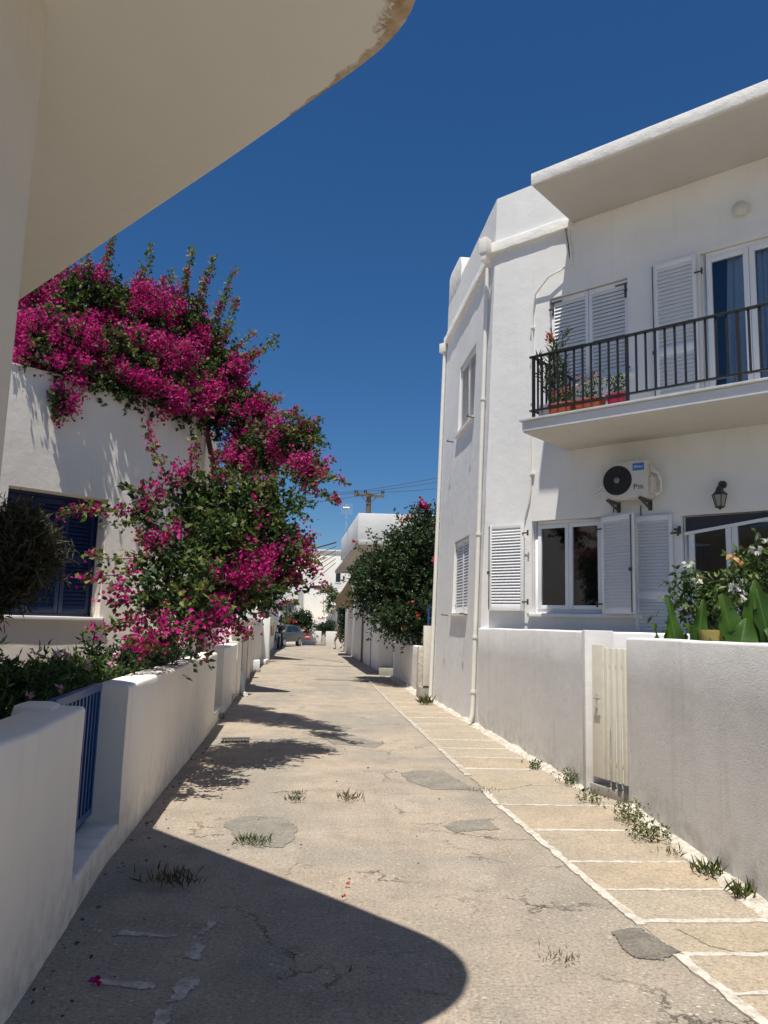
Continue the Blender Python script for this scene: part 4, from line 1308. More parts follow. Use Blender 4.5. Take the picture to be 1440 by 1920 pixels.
# ---------------------------------------------------------------- plants behind the near right wall
def big_leaf(L, W, bend, cup, fold):
    vs, fs = [], []
    nl = 9
    for i in range(nl + 1):
        t = i / nl
        w_ = W * math.sin(math.pi * min(1, t * .93 + .05)) ** .8 * (1 - .25 * t)
        z = L * t * math.cos(bend * t * .6); y = L * t * math.sin(bend * t * .6)
        for s in (-1, -.55, 0, .55, 1):
            vs.append((s * w_ / 2, y - cup * abs(s) ** 1.5 * w_ * .5 + (.020 * math.sin(t * 17 + s * 2) + .012 * math.sin(t * 41 + s)) * abs(s), z + .02 * math.sin(t * 9) * s))
    for i in range(nl):
        for k in range(4):
            fs.append((i * 5 + k, i * 5 + k + 1, (i + 1) * 5 + k + 1, (i + 1) * 5 + k))
    return MB().add(vs, fs)
rng = np.random.default_rng(5)
def canna(label, x, y, leaves, flower=None):
    c_ = empty('canna_plant', label, 'plant', (x, y, .09), 0, 'canna plants behind the wall')
    st_ = MB(); st_.tube([(0, 0, 0), (.01, 0, .8), (.02, .0, 1.35)], [.03, .025, .012], 7); st_.build('stem', M['grass'], c_)
    for (dx, dy, z, L, W, rz, tilt, bend) in leaves:
        o_ = big_leaf(L, W, bend, .35, 0).build('leaf', M['leaf_canna'], c_, smooth=60)
        a = o_.data.attributes.new('rnd', 'FLOAT', 'FACE'); a.data.foreach_set('value', [rng.random()] * len(o_.data.polygons))
        o_.matrix_local = Matrix.Translation((dx, dy, z - .09)) @ Matrix.Rotation(R(rz), 4, 'Z') @ Matrix.Rotation(R(tilt), 4, 'Y')
    if flower:
        flowers(rng, 'flower', [flower, (flower[0] + .03, flower[1], flower[2] - .05), (flower[0] - .02, flower[1], flower[2] + .03)], M['orange'], c_, .02, 4, .055)
canna('broad leaved canna with faded orange flower right of the yellow pot', 3.08, 6.62, [(-.06, -.06, 1.30, .66, .30, 15, -10, .15), (.08, -.02, 1.38, .70, .24, -12, 4, .12), (-.16, -.16, 1.25, .52, .34, -20, 14, .35), (.14, .06, 1.35, .62, .22, 35, 12, .2), (-.22, -.06, 1.22, .38, .17, 15, -6, .3), (.18, -.18, 1.2, .46, .26, 40, 16, .4), (-.02, .12, 1.3, .66, .2, 5, -4, .2)], (-.03, .02, 2.18))
canna('narrow canna clump left of the yellow pot', 2.72, 6.80, [(-.10, 0, 1.25, .68, .15, 10, -8, .08), (0, -.05, 1.25, .66, .16, -10, 8, .08), (.06, .02, 1.25, .62, .15, 30, 14, .12), (-.02, -.10, 1.2, .50, .16, 50, 2, .2), (.09, -.05, 1.2, .45, .16, 0, 18, .2)])
canna('small pointed canna leaves at the left end behind the rough wall', 2.66, 7.12, [(-.02, 0, 1.2, .56, .14, 0, 2, .1), (-.06, .05, 1.3, .40, .08, 30, -10, .2), (.05, 0, 1.2, .42, .11, 0, 14, .2)])
canna('broad canna clump cut off by the right picture edge', 3.42, 6.6, [(-.15, -.1, 1.35, .66, .30, 15, -6, .2), (.02, 0, 1.4, .70, .28, -10, 6, .15), (.16, 0, 1.3, .6, .26, 30, 18, .3), (-.08, -.25, 1.25, .45, .26, 20, -10, .6)])
fs = empty('flowering_shrub', 'leafy shrub with white flowers behind the cannas', 'shrub', (3.35, 7.1, .09))
MB().tube([(0, 0, 0), (.05, 0, .7), (-.02, .05, 1.4)], [.03, .025, .01], 6).build('stem', M['bark'], fs)
LPa, LDa, LB, FPa, FDa, FB = shoots(rng, [(-.15, .0, 1.75, .26), (.12, 0, 1.95, .30), (.35, 0, 2.05, .32), (-.42, .1, 1.70, .20), (-.52, .1, 1.95, .12)], 190, 0, (.1, .25), 9, .3)
leaf_obj(rng, 'foliage', LPa, LDa, rng.uniform(.04, .09, len(LPa)), M['leaf_shrub'], fs, .45, bias=LB + .2)
flowers(rng, 'flower', [(-.52, 0, 2.16), (.02, -.2, 2.28), (.12, -.22, 2.36), (.20, -.2, 2.42), (-.10, -.2, 1.98), (-.2, -.22, 1.93), (-.48, -.1, 2.0), (.34, -.2, 2.3), (-.12, -.25, 1.85)], M['whitepetal'], fs, .045, 12, .05)
yp = MB(); yp.lathe([(.13, 0), (.17, .22), (.175, .26), (.15, .26), (.14, .2)], 14); o = yp.build('yellow_pot', M['yellow'])
o.location = (2.92, 6.72, 1.38); tag(o, 'pale yellow pot glimpsed between the canna leaves', 'pot')
o = MB().box((2.75, 6.5, .09), (3.1, 6.95, 1.38)).build('plinth', M['concrete'], bevel=.01); tag(o, 'concrete plinth under the yellow pot behind the wall', 'plinth')

# ---------------------------------------------------------------- bougainvillea house on the left
A = Vector((-2.93, 11.5, 0)); wd = Vector((.695, .719, 0))
LH = empty('bougainvillea_house', 'white house with blue shuttered window behind the bougainvillea', 'house', tuple(A), math.atan2(wd.y, wd.x))
def lh_pt(u, z, d):                                   # local x along the wall, y into the house
    return (u, d, z)
hl = (-2.64, -1.30, 1.60, 3.23)
w = MB()
vs_, fs_ = facade(lh_pt, -8, 0, -.05, 4.79, [hl], .40, seed=31)
w.add(vs_, fs_)
f2 = Vector((-.04, 1.0, 0)).normalized()
e_ = Vector((f2.dot(wd), f2.dot(Vector((-wd.y, wd.x, 0))), 0)) * 1.85
w.add([(0, 0, -.05), (e_.x, e_.y, -.05), (-3.5, 5.2, -.05), (-8, 5.2, -.05), (-8, 0, -.05), (0, 0, 4.79), (e_.x, e_.y, 4.79), (-3.5, 5.2, 4.79), (-8, 5.2, 4.79), (-8, 0, 4.79), (0, .0, 3.9), (e_.x, e_.y, 3.9), (-3.5, 5.2, 3.9), (-8, 5.2, 3.9), (-8, 0, 3.9)],
      [(0, 1, 6, 5), (1, 2, 7, 6), (2, 3, 8, 7), (3, 4, 9, 8), (10, 11, 12, 13, 14)])
w.build('wall', M['cream'], LH, smooth=35)
w = MB(); w.prism([(-8, -.012), (.02, -.012), (e_.x + .015, e_.y), (e_.x - .2, e_.y), (-.12, .2), (-8, .2)], 4.791, 4.815); w.build('parapet_coping', M['white'], LH, bevel=.006)
MB().box((hl[0] - .05, -.05, 1.545), (hl[1] + .06, .29, 1.597)).build('window_sill', M['white'], LH, bevel=.01)
for k in range(3):
    shutter(LH, at(hl[0] + .02 + k * .435, .31, 1.63), .425, 1.55, .055, mid=.75, mat='blueshut', slatmat='blueshut', hinges=False)
MB().box((hl[0], .37, 1.6), (hl[1], .395, 3.23)).build('window_backing', M['blueshut'], LH, smooth=0)
fr = MB()
pf_ = [(hl[0] + .001, hl[2] + .001), (hl[1] - .001, hl[2] + .001), (hl[1] - .001, hl[3] - .001), (hl[0] + .001, hl[3] - .001)]
pi_ = [(hl[0] + .018, hl[2] + .03), (hl[1] - .018, hl[2] + .03), (hl[1] - .018, hl[3] - .045), (hl[0] + .018, hl[3] - .045)]
fr.add([(x, .27, z) for x, z in pf_] + [(x, .27, z) for x, z in pi_] + [(x, .36, z) for x, z in pi_], [(k, (k + 1) % 4, 4 + (k + 1) % 4, 4 + k) for k in range(4)] + [(4 + k, 4 + (k + 1) % 4, 8 + (k + 1) % 4, 8 + k) for k in range(4)])
fr.build('window_frame', M['blueshut'], LH)
# garden soil
o = MB().prism([(-1.70, 3.9), (-2.1, 6), (-2.65, 11.4), (-3.3, 14.2), (-9, 14), (-9, 3.9)], -.05, .35).build('garden_bed', M['soil'], smooth=0)
tag(o, kind='structure')

# second and third houses down the left side, with overhanging balconies
def block(name, label, plan, z0, z1, mat, parts=(), cat='house'):
    base = Vector((*plan[0], 0))
    h_ = empty(name, label, cat, tuple(base))
    q = [(p[0] - base.x, p[1] - base.y) for p in plan]
    MB().prism(q, z0, z1).build('wall', M[mat], h_, bevel=.03)
    return h_, base
h2, b2 = block('street_house', 'white house mostly hidden behind the bougainvillea, with angled balcony corner', [(-4.1, 17.5), (-5.2, 25.0), (-11, 25), (-11, 16.2)], -.05, 4.9, 'cream')
MB().prism([(p[0] - b2.x, p[1] - b2.y) for p in [(-2.46, 17.1), (-4.4, 19.7), (-6.5, 19.7), (-6.5, 15.9)]], 3.65, 4.55).build('balcony', M['cream'], h2, bevel=.03)
h3, b3 = block('street_house', 'grey shaded white house beside the parked motorbike', [(-5.05, 32.5), (-5.95, 40.5), (-6.63, 50.5), (-13, 50.5), (-13, 32.5)], -.05, 4.3, 'white')
MB().prism([(p[0] - b3.x, p[1] - b3.y) for p in [(-3.7, 33.2), (-5.6, 36.6), (-8, 36.6), (-8, 31.9)]], 3.5, 4.4).build('balcony', M['white'], h3, bevel=.03)
fw = empty('balustrade_wall', 'beige panelled wall with capped pillars beyond the bougainvillea', 'wall', (-3.0, 16.5, 0))
pp = lpts(16.5, 25.5)
o = wall_sweep([(p[0] + 3.0, p[1] - 16.5) for p in pp], .22, 1.18, 1, seed=41).build('wall', M['cream'], fw, smooth=50)
for y in (17.0, 19.6, 22.2, 24.9):
    x = left_x(y) + 3.0
    MB().box((x - .27, y - 16.5 - .16, -.02), (x + .04, y - 16.5 + .16, 1.60)).build('pillar', M['cream'], fw, bevel=.012)
    MB().box((x - .31, y - 16.5 - .20, 1.602), (x + .08, y - 16.5 + .20, 1.70)).build('pillar_cap', M['cream'], fw, bevel=.015)
for y in np.arange(17.4, 24.7, .24):
    if min(abs(y - q) for q in (17.0, 19.6, 22.2, 24.9)) < .22:
        continue
    x = left_x(y) + 2.89
    MB().lathe([(.05, 1.19), (.03, 1.23), (.055, 1.32), (.03, 1.42), (.045, 1.46)], 8, (x, y - 16.5, 0)).build('baluster', M['cream'], fw)
q = [(left_x(y) + 3.0 - .19, y - 16.5) for y in (16.6, 25.3)] + [(left_x(y) + 3.0 - .03, y - 16.5) for y in (25.3, 16.6)]
MB().prism(q, 1.462, 1.53).build('top_rail', M['cream'], fw)
for y in (18.2, 20.9, 23.4):
    x = left_x(y) + 3.0
    MB().bar((x + .012, y - 16.5, 0), (x + .012, y - 16.5, 1.15), .02, .03).build('panel_joint', M['concrete'], fw)
o = wall_sweep(lpts(25.8, 31.9), .25, 1.74, 1, seed=42).build('garden_wall', M['white'], smooth=50)
tag(o, 'tall white wall with a bright end pillar, beyond the balustrade', 'wall', 'garden walls on the left')
o = MB().box((-4.95, 31.7, 0), (-4.52, 32.05, 1.80)).build('gate_pier', M['white'], bevel=.03)
tag(o, 'sunlit white pier at the end of the tall white wall', 'pier')
o = MB().prism([(-4.75, 29.9), (-4.35, 29.8), (-4.4, 31.0), (-4.85, 31.1)], 0, .16).build('doorstep', M['white'], bevel=.03)
tag(o, 'low whitewashed doorstep on the far left of the street', 'step')
o = MB().prism([(-4.2, 25.9), (-3.95, 25.8), (-4.05, 26.4), (-4.3, 26.5)], 0, .35).build('wheel_stop', M['white'], bevel=.04)
tag(o, 'small whitewashed kerb stone at the foot of the tall wall', 'kerb stone')
o = MB().box((-4.62, 32.15, 1.05), (-4.44, 32.4, 1.62)).build('meter_box', M['meter'], bevel=.02)
tag(o, 'ochre meter box on the far left wall', 'meter box')
o = MB(); o.tube([(-3.05, 17.6, .02), (-2.86, 16.9, .05)], .05, 8); o.tube([(-3.25, 18.3, .5), (-3.12, 17.9, .14), (-3.05, 17.6, .03)], .05, 8)
o = o.build('rain_pipe', M['pipe']); tag(o, 'grey white rain pipe spilling out at the left wall foot', 'pipe')

# ---------------------------------------------------------------- bougainvilleas
EDGE = [(-4.74, 9.85, 4.9, 0.22, .6), (-4.44, 10.0, 4.86, 0.25, .7), (-4.12, 10.3, 4.84, 0.24, .35), (-3.71, 10.65, 4.84, 0.26, .7), (-3.35, 11.0, 4.84, 0.26, .4), (-3.07, 11.3, 4.74, 0.29, .5), (-4.34, 9.9, 4.4, 0.12, .8), (-2.88, 12.0, 4.94, 0.42, .4), (-4.42, 10.4, 5.29, 0.40, .4), (-3.91, 10.9, 5.33, 0.46, .4), (-3.43, 11.4, 5.35, 0.48, .4), (-4.85, 10.2, 5.35, .4, .5)]
UP = [(-5.11, 10.8, 5.91, 0.52), (-4.75, 11.4, 6.42, 0.55), (-4.18, 12.0, 6.28, 0.68), (-3.68, 12.6, 6.5, 0.60), (-3.2, 12.6, 6.2, 0.42, .28), (-4.87, 10.9, 5.42, 0.42), (-4.45, 11.7, 5.5, 0.47), (-3.85, 12.5, 5.8, 0.56), (-3.15, 12.8, 5.64, 0.54, .34), (-2.6, 12.0, 5.6, 0.28, .4), (-2.25, 12.0, 4.80, 0.44, .45), (-1.78, 11.5, 4.18, 0.42, .4), (-1.32, 11.0, 4.18, 0.29, .35), (-1.04, 10.4, 3.63, 0.19, .3), (-2.22, 11.8, 4.05, 0.36, .35), (-5.29, 10.8, 6.24, 0.38), (-2.75, 12.3, 5.2, .36, .45)]
UPT = [((-4.44, 11.2, 6.7), (-4.37, 11.2, 7.2), (-4.33, 11.2, 7.6)), ((-4.62, 11.1, 6.7), (-4.66, 11.1, 7.35)), ((-4.02, 11.8, 6.8), (-3.98, 11.8, 7.2), (-3.92, 11.8, 7.65)), ((-3.51, 12.3, 6.9), (-3.46, 12.3, 7.4), (-3.38, 12.3, 7.85)), ((-3.2, 12.3, 6.87), (-3.12, 12.3, 7.3), (-3.0, 12.3, 7.75)), ((-2.91, 12.3, 6.59), (-2.78, 12.3, 7.0), (-2.66, 12.3, 7.5)), ((-2.75, 12.3, 6.4), (-2.5, 12.1, 6.9)), ((-2.45, 12.0, 5.8), (-1.9, 11.6, 5.95), (-1.75, 11.5, 6.05)), ((-3.75, 12.2, 6.9), (-3.7, 12.2, 7.4)), ((-1.45, 11.0, 4.5), (-.95, 10.6, 4.45)), ((-1.3, 11.0, 4.35), (-.9, 10.6, 4.2)), ((-2.6, 12.2, 6.0), (-2.2, 12, 6.3))]
UPS = [((-4.44, 11.2, 6.61), (-4.37, 11.2, 7.27)), ((-4.7, 11.0, 6.68), (-4.6, 11.0, 6.99)), ((-4.05, 11.8, 6.72), (-4.02, 11.8, 7.31)), ((-3.51, 12.3, 6.86), (-3.44, 12.3, 7.48)), ((-3.2, 12.3, 6.87), (-3.1, 12.3, 7.42)), ((-2.91, 12.3, 6.59), (-2.74, 12.3, 7.17)), ((-2.8, 12.3, 6.22), (-2.53, 12.0, 6.48)), ((-2.49, 12.0, 5.76), (-1.94, 11.6, 5.82)), ((-1.45, 11.0, 4.61), (-1.0, 10.6, 4.36)), ((-1.37, 11.0, 4.46), (-1.01, 10.6, 4.13)), ((-1.22, 10.6, 3.89), (-0.79, 10.0, 3.59), (-0.48, 9.7, 3.4)), ((-1.12, 10.4, 3.62), (-0.82, 10.0, 3.27), (-0.6, 9.7, 3.14)), ((-1.83, 11.4, 4.71), (-1.28, 11.0, 4.68)), ((-4.36, 9.9, 4.6), (-4.3, 9.85, 4.15)), ((-1.37, 10.6, 3.81), (-1.05, 10.2, 3.33)),
       ((-3.8, 12.1, 6.8), (-3.75, 12.1, 7.2)), ((-4.9, 11.0, 6.7), (-4.95, 11.0, 7.1)), ((-2.1, 11.8, 5.1), (-1.6, 11.4, 5.0))]
LO = [(-2.25, 8.8, 2.95, 0.24, .08), (-1.87, 9.2, 2.92, 0.38, .06), (-1.47, 9.5, 2.92, 0.34, .08), (-2.58, 8.2, 2.72, 0.16, .15), (-1.96, 8.6, 2.39, 0.38, .10), (-1.50, 9.2, 2.4, 0.40, .16), (-1.25, 9.4, 2.29, 0.30, .34), (-2.30, 8.0, 2.18, 0.20, .12), (-2.0, 7.8, 1.85, 0.26, .2), (-1.68, 8.6, 1.95, 0.34, .26), (-1.4, 9.2, 1.97, 0.26, .34), (-2.2, 7.3, 1.75, 0.13, .15), (-1.79, 7.5, 1.60, 0.20, .3), (-1.92, 6.95, 1.42, 0.09, .4), (-1.66, 8.5, 1.64, 0.15, .3)]
LOS = [((-1.15, 9.3, 2.42), (-0.74, 9.1, 2.33)), ((-2.5, 8.6, 3.17), (-2.64, 8.6, 3.47), (-2.73, 8.6, 3.82)), ((-2.31, 8.8, 3.27), (-2.23, 8.8, 3.77)), ((-2.67, 8.1, 2.72), (-2.95, 7.8, 2.7), (-3.19, 7.4, 2.58)), ((-1.62, 9.2, 3.11), (-1.25, 9.2, 3.38)), ((-2.5, 7.7, 2.18), (-2.8, 7.3, 2.19)), ((-2.41, 7.6, 2.07), (-2.82, 7.2, 1.95)), ((-2.13, 7.3, 1.65), (-2.51, 6.8, 1.51)), ((-1.3, 9.4, 2.62), (-0.86, 9.3, 2.56)), ((-2.04, 9.0, 3.26), (-2.0, 9.0, 3.65)), ((-1.86, 7.1, 1.46), (-2.18, 6.6, 1.39)), ((-1.54, 8.5, 1.51), (-1.38, 8.3, 1.46))]
def bougainvillea(label, root, blobs, lines, seed, flower, dens, woods, green=(), fill=.45, llen=(.12, .28)):
    rng = np.random.default_rng(seed)
    b_ = empty('bougainvillea', label, 'shrub', root)
    off = np.array(root)
    lp, ld, lb, fp, fdv, fb = shoots(rng, blobs, dens, flower, llen, 13, fill)
    slp, sld, sfp, sfd, tubes = sprays(rng, lines, .028, .30)
    if green:
        g1, g2, g3, g4, g5 = sprays(rng, green, .022, .05, .05)
        slp = np.concatenate([slp, g1]); sld = np.concatenate([sld, g2]); sfp = np.concatenate([sfp, g3]); sfd = np.concatenate([sfd, g4]); tubes += g5
    sb = rng.uniform(.35, .95, len(slp))
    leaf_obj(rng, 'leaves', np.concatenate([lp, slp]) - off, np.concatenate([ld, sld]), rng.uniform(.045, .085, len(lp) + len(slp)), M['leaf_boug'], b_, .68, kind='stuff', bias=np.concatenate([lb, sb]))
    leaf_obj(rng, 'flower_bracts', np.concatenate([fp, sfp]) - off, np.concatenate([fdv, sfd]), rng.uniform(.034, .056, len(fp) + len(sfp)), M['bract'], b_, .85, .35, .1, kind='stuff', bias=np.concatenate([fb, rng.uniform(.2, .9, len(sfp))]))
    wm = MB()
    for pts, r_ in woods:
        pts = [np.array(p) - off for p in pts]
        wm.tube([tuple(p) for p in pts], list(np.linspace(r_, r_ * .4, len(pts))), 7)
    wm.build('trunk', M['bark'], b_)
    wm = MB()
    for t_ in tubes:
        wm.tube([tuple(np.array(p) - off) for p in t_], .006, 4)
    wm.build('twigs', M['bark'], b_)['kind'] = 'stuff'
    return b_
bougainvillea('magenta bougainvillea piled on the house parapet against the sky', (-2.85, 12.2, .35), UP + EDGE, UPS, 3, .42, 215,
              [([(-2.85, 12.2, .35), (-2.8, 12.3, 2.2), (-2.75, 12.3, 3.9), (-3.1, 12.4, 5.2), (-3.6, 12.4, 6.3)], .07), ([(-2.85, 12.5, 3.6), (-2.3, 12.0, 4.3), (-1.8, 11.5, 4.2), (-1.2, 10.8, 3.9)], .045), ([(-3.1, 12.4, 5.2), (-4.0, 11.9, 5.9), (-4.8, 11.2, 6.2)], .04)], UPT)
bougainvillea('leafy pink bougainvillea hanging over the low garden wall', (-2.45, 8.3, .35), LO, LOS, 9, .10, 230,
              [([(-2.45, 8.3, .35), (-2.3, 8.4, 1.2), (-2.1, 8.6, 2.1), (-1.9, 9.0, 2.9)], .05), ([(-2.2, 8.5, 1.6), (-1.8, 8.9, 2.1), (-1.4, 9.3, 2.4)], .03), ([(-2.3, 8.4, 1.4), (-2.2, 7.8, 1.8), (-1.9, 7.4, 1.5)], .025)], (), .40, (.16, .42))

def shrub(name, label, cat, root, blobs, seed, mat, dens, lsize, wr, flower=None, fpts=(), llen=(.12, .3), per=11, fill=.4, group=None, fsize=.04, lines=(), fr=0.0, fmat=None):
    rng = np.random.default_rng(seed)
    b_ = empty(name, label, cat, root, 0, group)
    off = np.array(root)
    lp, ld, lb, fp, fdv, fb = shoots(rng, blobs, dens, fr, llen, per, fill)
    if lines:
        a, b, c, d, tb = sprays(rng, lines, .06, 0, .08)
        lp = np.concatenate([lp, a]); ld = np.concatenate([ld, b]); lb = np.concatenate([lb, rng.uniform(.2, .9, len(a))])
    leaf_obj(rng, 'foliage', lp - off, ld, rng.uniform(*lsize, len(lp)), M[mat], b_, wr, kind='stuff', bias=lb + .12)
    if len(fpts):
        flowers(rng, 'flower', [tuple(np.array(q) - off) for q in fpts], M[flower], b_, fsize * .8, 9, fsize)
    wm = MB()
    for bl in blobs[:6]:
        q = np.array(bl[:3]) - off
        wm.tube([(0, 0, 0), (q[0] * .3, q[1] * .3, q[2] * .5), tuple(q)], [.03 * (1 + bl[3]), .02 * (1 + bl[3]), .008], 6)
    wm.build('trunk', M['bark'], b_)
    return b_
SH = [(-2.46, 5.4, 1.04, .20), (-2.37, 5.95, .98, .19), (-2.29, 6.6, .98, .20), (-2.26, 5.0, .86, .16), (-2.75, 5.0, 1.1, .2), (-2.9, 5.7, 1.06, .23), (-2.7, 6.4, .98, .23)]
shrub('oleander_shrub', 'low pale pink flowered shrub behind the blue gate', 'shrub', (-2.5, 5.7, .35), SH, 15, 'leaf_shrub', 420, (.05, .10), .26, 'pinkpetal', [(-2.30, 5.55, 1.33), (-2.2, 5.9, 1.24), (-2.34, 5.3, 1.36), (-2.15, 6.3, 1.24), (-2.12, 5.2, 1.13), (-2.2, 4.95, 1.1), (-2.4, 6.0, 1.3), (-2.2, 6.55, 1.3)], (.1, .26), 12, .5, fsize=.035)
shrub('garden_shrub', 'dark leafy shrub under the bougainvillea behind the long garden wall', 'shrub', (-2.3, 7.6, .35), [(-2.45, 7.2, .98, .20), (-2.5, 7.7, 1.02, .22), (-2.5, 8.3, 1.05, .22), (-2.7, 7.5, 1.05, .24), (-2.65, 9.2, 1.0, .26), (-2.8, 10.1, 1.0, .26)], 16, 'leaf_hedge', 330, (.05, .11), .28, llen=(.1, .3))
shrub('conifer_bush', 'dark dry looking bush in front of the blue shutters', 'bush', (-3.55, 6.3, .35), [(-3.02, 6.3, 2.24, .20), (-2.96, 6.2, 1.98, .23), (-2.92, 6.3, 2.12, .20), (-3.12, 6.2, 2.12, .24), (-3.05, 6.2, 1.80, .18), (-3.4, 6.2, 2.0, .3)], 17, 'leaf_dry', 620, (.06, .12), .14, llen=(.1, .24), per=14, fill=.7)
HE = [(0.45, 22.0, 2.95, 1.02), (-0.22, 23.0, 3.05, 0.58), (1.15, 21.0, 3.72, 0.74), (1.0, 21.0, 2.67, 0.88), (0.07, 22.0, 2.42, 0.80), (0.76, 20.5, 1.66, 0.55), (-0.48, 23.0, 2.85, 0.50), (1.17, 20.0, 1.94, 0.45), (0.55, 22.0, 3.90, 0.42), (1.16, 21.5, 4.50, 0.38), (0.3, 21.0, 1.79, 0.48)]
HES = [((0.83, 21.5, 4.57), (0.94, 21.5, 5.11)), ((1.21, 21.5, 4.66), (1.37, 21.3, 5.09), (1.59, 21.3, 4.41)), ((-0.3, 23.0, 3.5), (-0.80, 22.3, 3.85)), ((-0.4, 22.5, 2.4), (-0.37, 22.0, 1.93)), ((.5, 21.5, 4.3), (.35, 21.5, 4.85)), ((-.2, 22, 4.1), (-.5, 21.8, 4.3))]
shrub('hibiscus_tree', 'big dark green hedge tree with red flowers overhanging the right wall', 'tree', (1.1, 22.3, 0), HE, 33, 'leaf_hedge', 135, (.06, .11), .62, 'red', [(-.86, 22.2, 3.95), (1.0, 21.2, 5.12), (1.15, 21.1, 4.95), (.7, 21.2, 4.6), (1.3, 20.9, 4.35), (-.35, 22.0, 3.3), (.75, 19.9, 2.2), (.2, 21.0, 2.6), (1.35, 19.8, 3.3), (.95, 19.8, 1.9), (.6, 20.0, 1.55), (-.75, 22.4, 2.4), (1.3, 19.5, 1.7), (.5, 20.8, 4.45)], (.2, .5), 13, .45, fsize=.085, lines=HES)
flowers(np.random.default_rng(4), 'flower', [(-.12, -1.0, 4.93), (-.05, -1.05, 5.05), (.03, -1.0, 4.98), (.10, -1.1, 4.85), (.0, -1.1, 4.9)], M['bract'], bpy.data.objects['hibiscus_tree'], .08, 14, .09)

# ---------------------------------------------------------------- small weeds on the ground
def weed(x, y, h, n, label, mat='grass', seed=0, wide=1.0, broad=.12, flat=.0):
    rng = np.random.default_rng(100 + seed)
    P = np.stack([rng.normal(0, .035 * wide, n), rng.normal(0, .03 * wide, n), np.zeros(n)], 1)
    D = np.stack([rng.normal(0, .55, n), rng.normal(0, .55, n), np.full(n, 1.0 - flat)], 1)
    k = 3
    if broad > .3:
        # leafy stems instead of blades
        d = unit(D)
        P = np.repeat(P, k * 2, 0) + np.repeat(d, k * 2, 0) * (rng.random(n * k * 2) * h)[:, None]
        D = unit(rng.normal(size=P.shape) + [0, 0, .4])
        L = rng.uniform(.018, .035, len(P))
    else:
        L = h * rng.uniform(.5, 1.1, n)
    P[:, 2] += .005
    o_ = empty('weed', label, 'weed', (x, y, .012), 0, 'weeds in the street')
    leaf_obj(rng, 'blades', P, D, L, M[mat], o_, broad, .15, .25, kind='stuff')
    return o_
W_ = [(-.90, 5.86, .08, 70, 'grass tuft on the edge of the large grey asphalt patch', 'grass', 1.8, .10), (-1.22, 4.98, .10, 90, 'dry sprawling weed in the shade beside the left wall', 'drygrass', 2.2, .10), (-.74, 7.22, .08, 30, 'small weed between the leaf shadow and the asphalt patch', 'grass', 1.0, .14),
      (-.72, 7.45, .06, 20, 'tiny weed just beyond the small one near the leaf shadow', 'grass', .8, .14), (-.25, 7.33, .09, 50, 'yellowing grass tuft in the middle of the sunlit street', 'drygrass', 1.8, .10), (2.05, 8.35, .16, 60, 'leafy weed at the wall foot left of the cream gate', 'grass', 1.6, .5), (1.82, 9.2, .10, 30, 'low weed further along the smooth white wall', 'grass', 1.6, .5),
      (2.02, 7.52, .13, 30, 'weed just in front of the cream gate', 'grass', 1.6, .5), (2.16, 6.85, .17, 60, 'bushy weed at the foot of the rough wall by the gate', 'grass', 2.0, .5), (2.12, 6.3, .13, 60, 'low spreading weed halfway along the rough wall', 'grass', 2.4, .5), (2.24, 5.42, .13, 60, 'spiky weed at the rough wall near the right edge', 'grass', 1.4, .08),
      (2.27, 4.98, .12, 60, 'rosemary like weed at the wall foot nearest the right edge', 'grass', 1.2, .08), (.97, 16.25, .22, 60, 'green tuft at the far corner of the corner house', 'grass', 1.6, .12), (1.04, 7.83, .05, 34, 'flat weed on the white pavement edge line', 'drygrass', 1.8, .12), (.92, 4.02, .04, 44, 'brown weed in the crack beside the dark patch', 'drygrass', 1.6, .14), (2.18, 5.85, .07, 30, 'thin pink tinged weed along the rough wall', 'drygrass', 1.8, .10), (-2.62, 12.9, .12, 46, 'weed at the foot of the second gate opening', 'grass', 2.0, .4), (-2.95, 15.6, .22, 60, 'weeds by the rain pipe on the left', 'grass', 2.0, .4)]
for i, (x, y, h, n, lab, mt, wide, br) in enumerate(W_):
    weed(x, y, h, n, lab, mt, i, wide, br)
rng = np.random.default_rng(77)
n = 150
pp = np.stack([rng.uniform(-1.6, .6, n), rng.uniform(3.3, 11, n), np.full(n, .02)], 1)
for i in range(n):
    if rng.random() < .65:
        pp[i, 0] = left_x(pp[i, 1]) + abs(rng.normal(0, .12)) + .03
leaf_obj(rng, 'leaf_litter', pp, np.stack([rng.normal(size=n), rng.normal(size=n), rng.uniform(.02, .25, n)], 1), rng.uniform(.012, .04, n), M['leaf_dry'], None, .55, kind='stuff')
o = leaf_obj(rng, 'fallen_flower', np.array([[0, 0, 0]] * 6, float), np.stack([rng.normal(size=6), rng.normal(size=6), rng.uniform(.2, .6, 6)], 1), np.full(6, .045), M['bract'], None, .8)
o.location = (-1.2, 3.62, .025); tag(o, 'fallen magenta flower in the shade by the left wall', 'flower')
for i, (x, y, lab) in enumerate([(-.17, 4.78, 'fallen red flower on the sunlit street near the shadow edge'), (-.16, 5.0, 'second small red petal just beyond the fallen red flower')]):
    o = leaf_obj(rng, 'fallen_flower', np.array([[0, 0, 0]] * 4, float), np.stack([rng.normal(size=4), rng.normal(size=4), rng.uniform(.2, .6, 4)], 1), np.full(4, .02), M['red'], None, .8)
    o.location = (x, y, .022); tag(o, lab, 'flower')

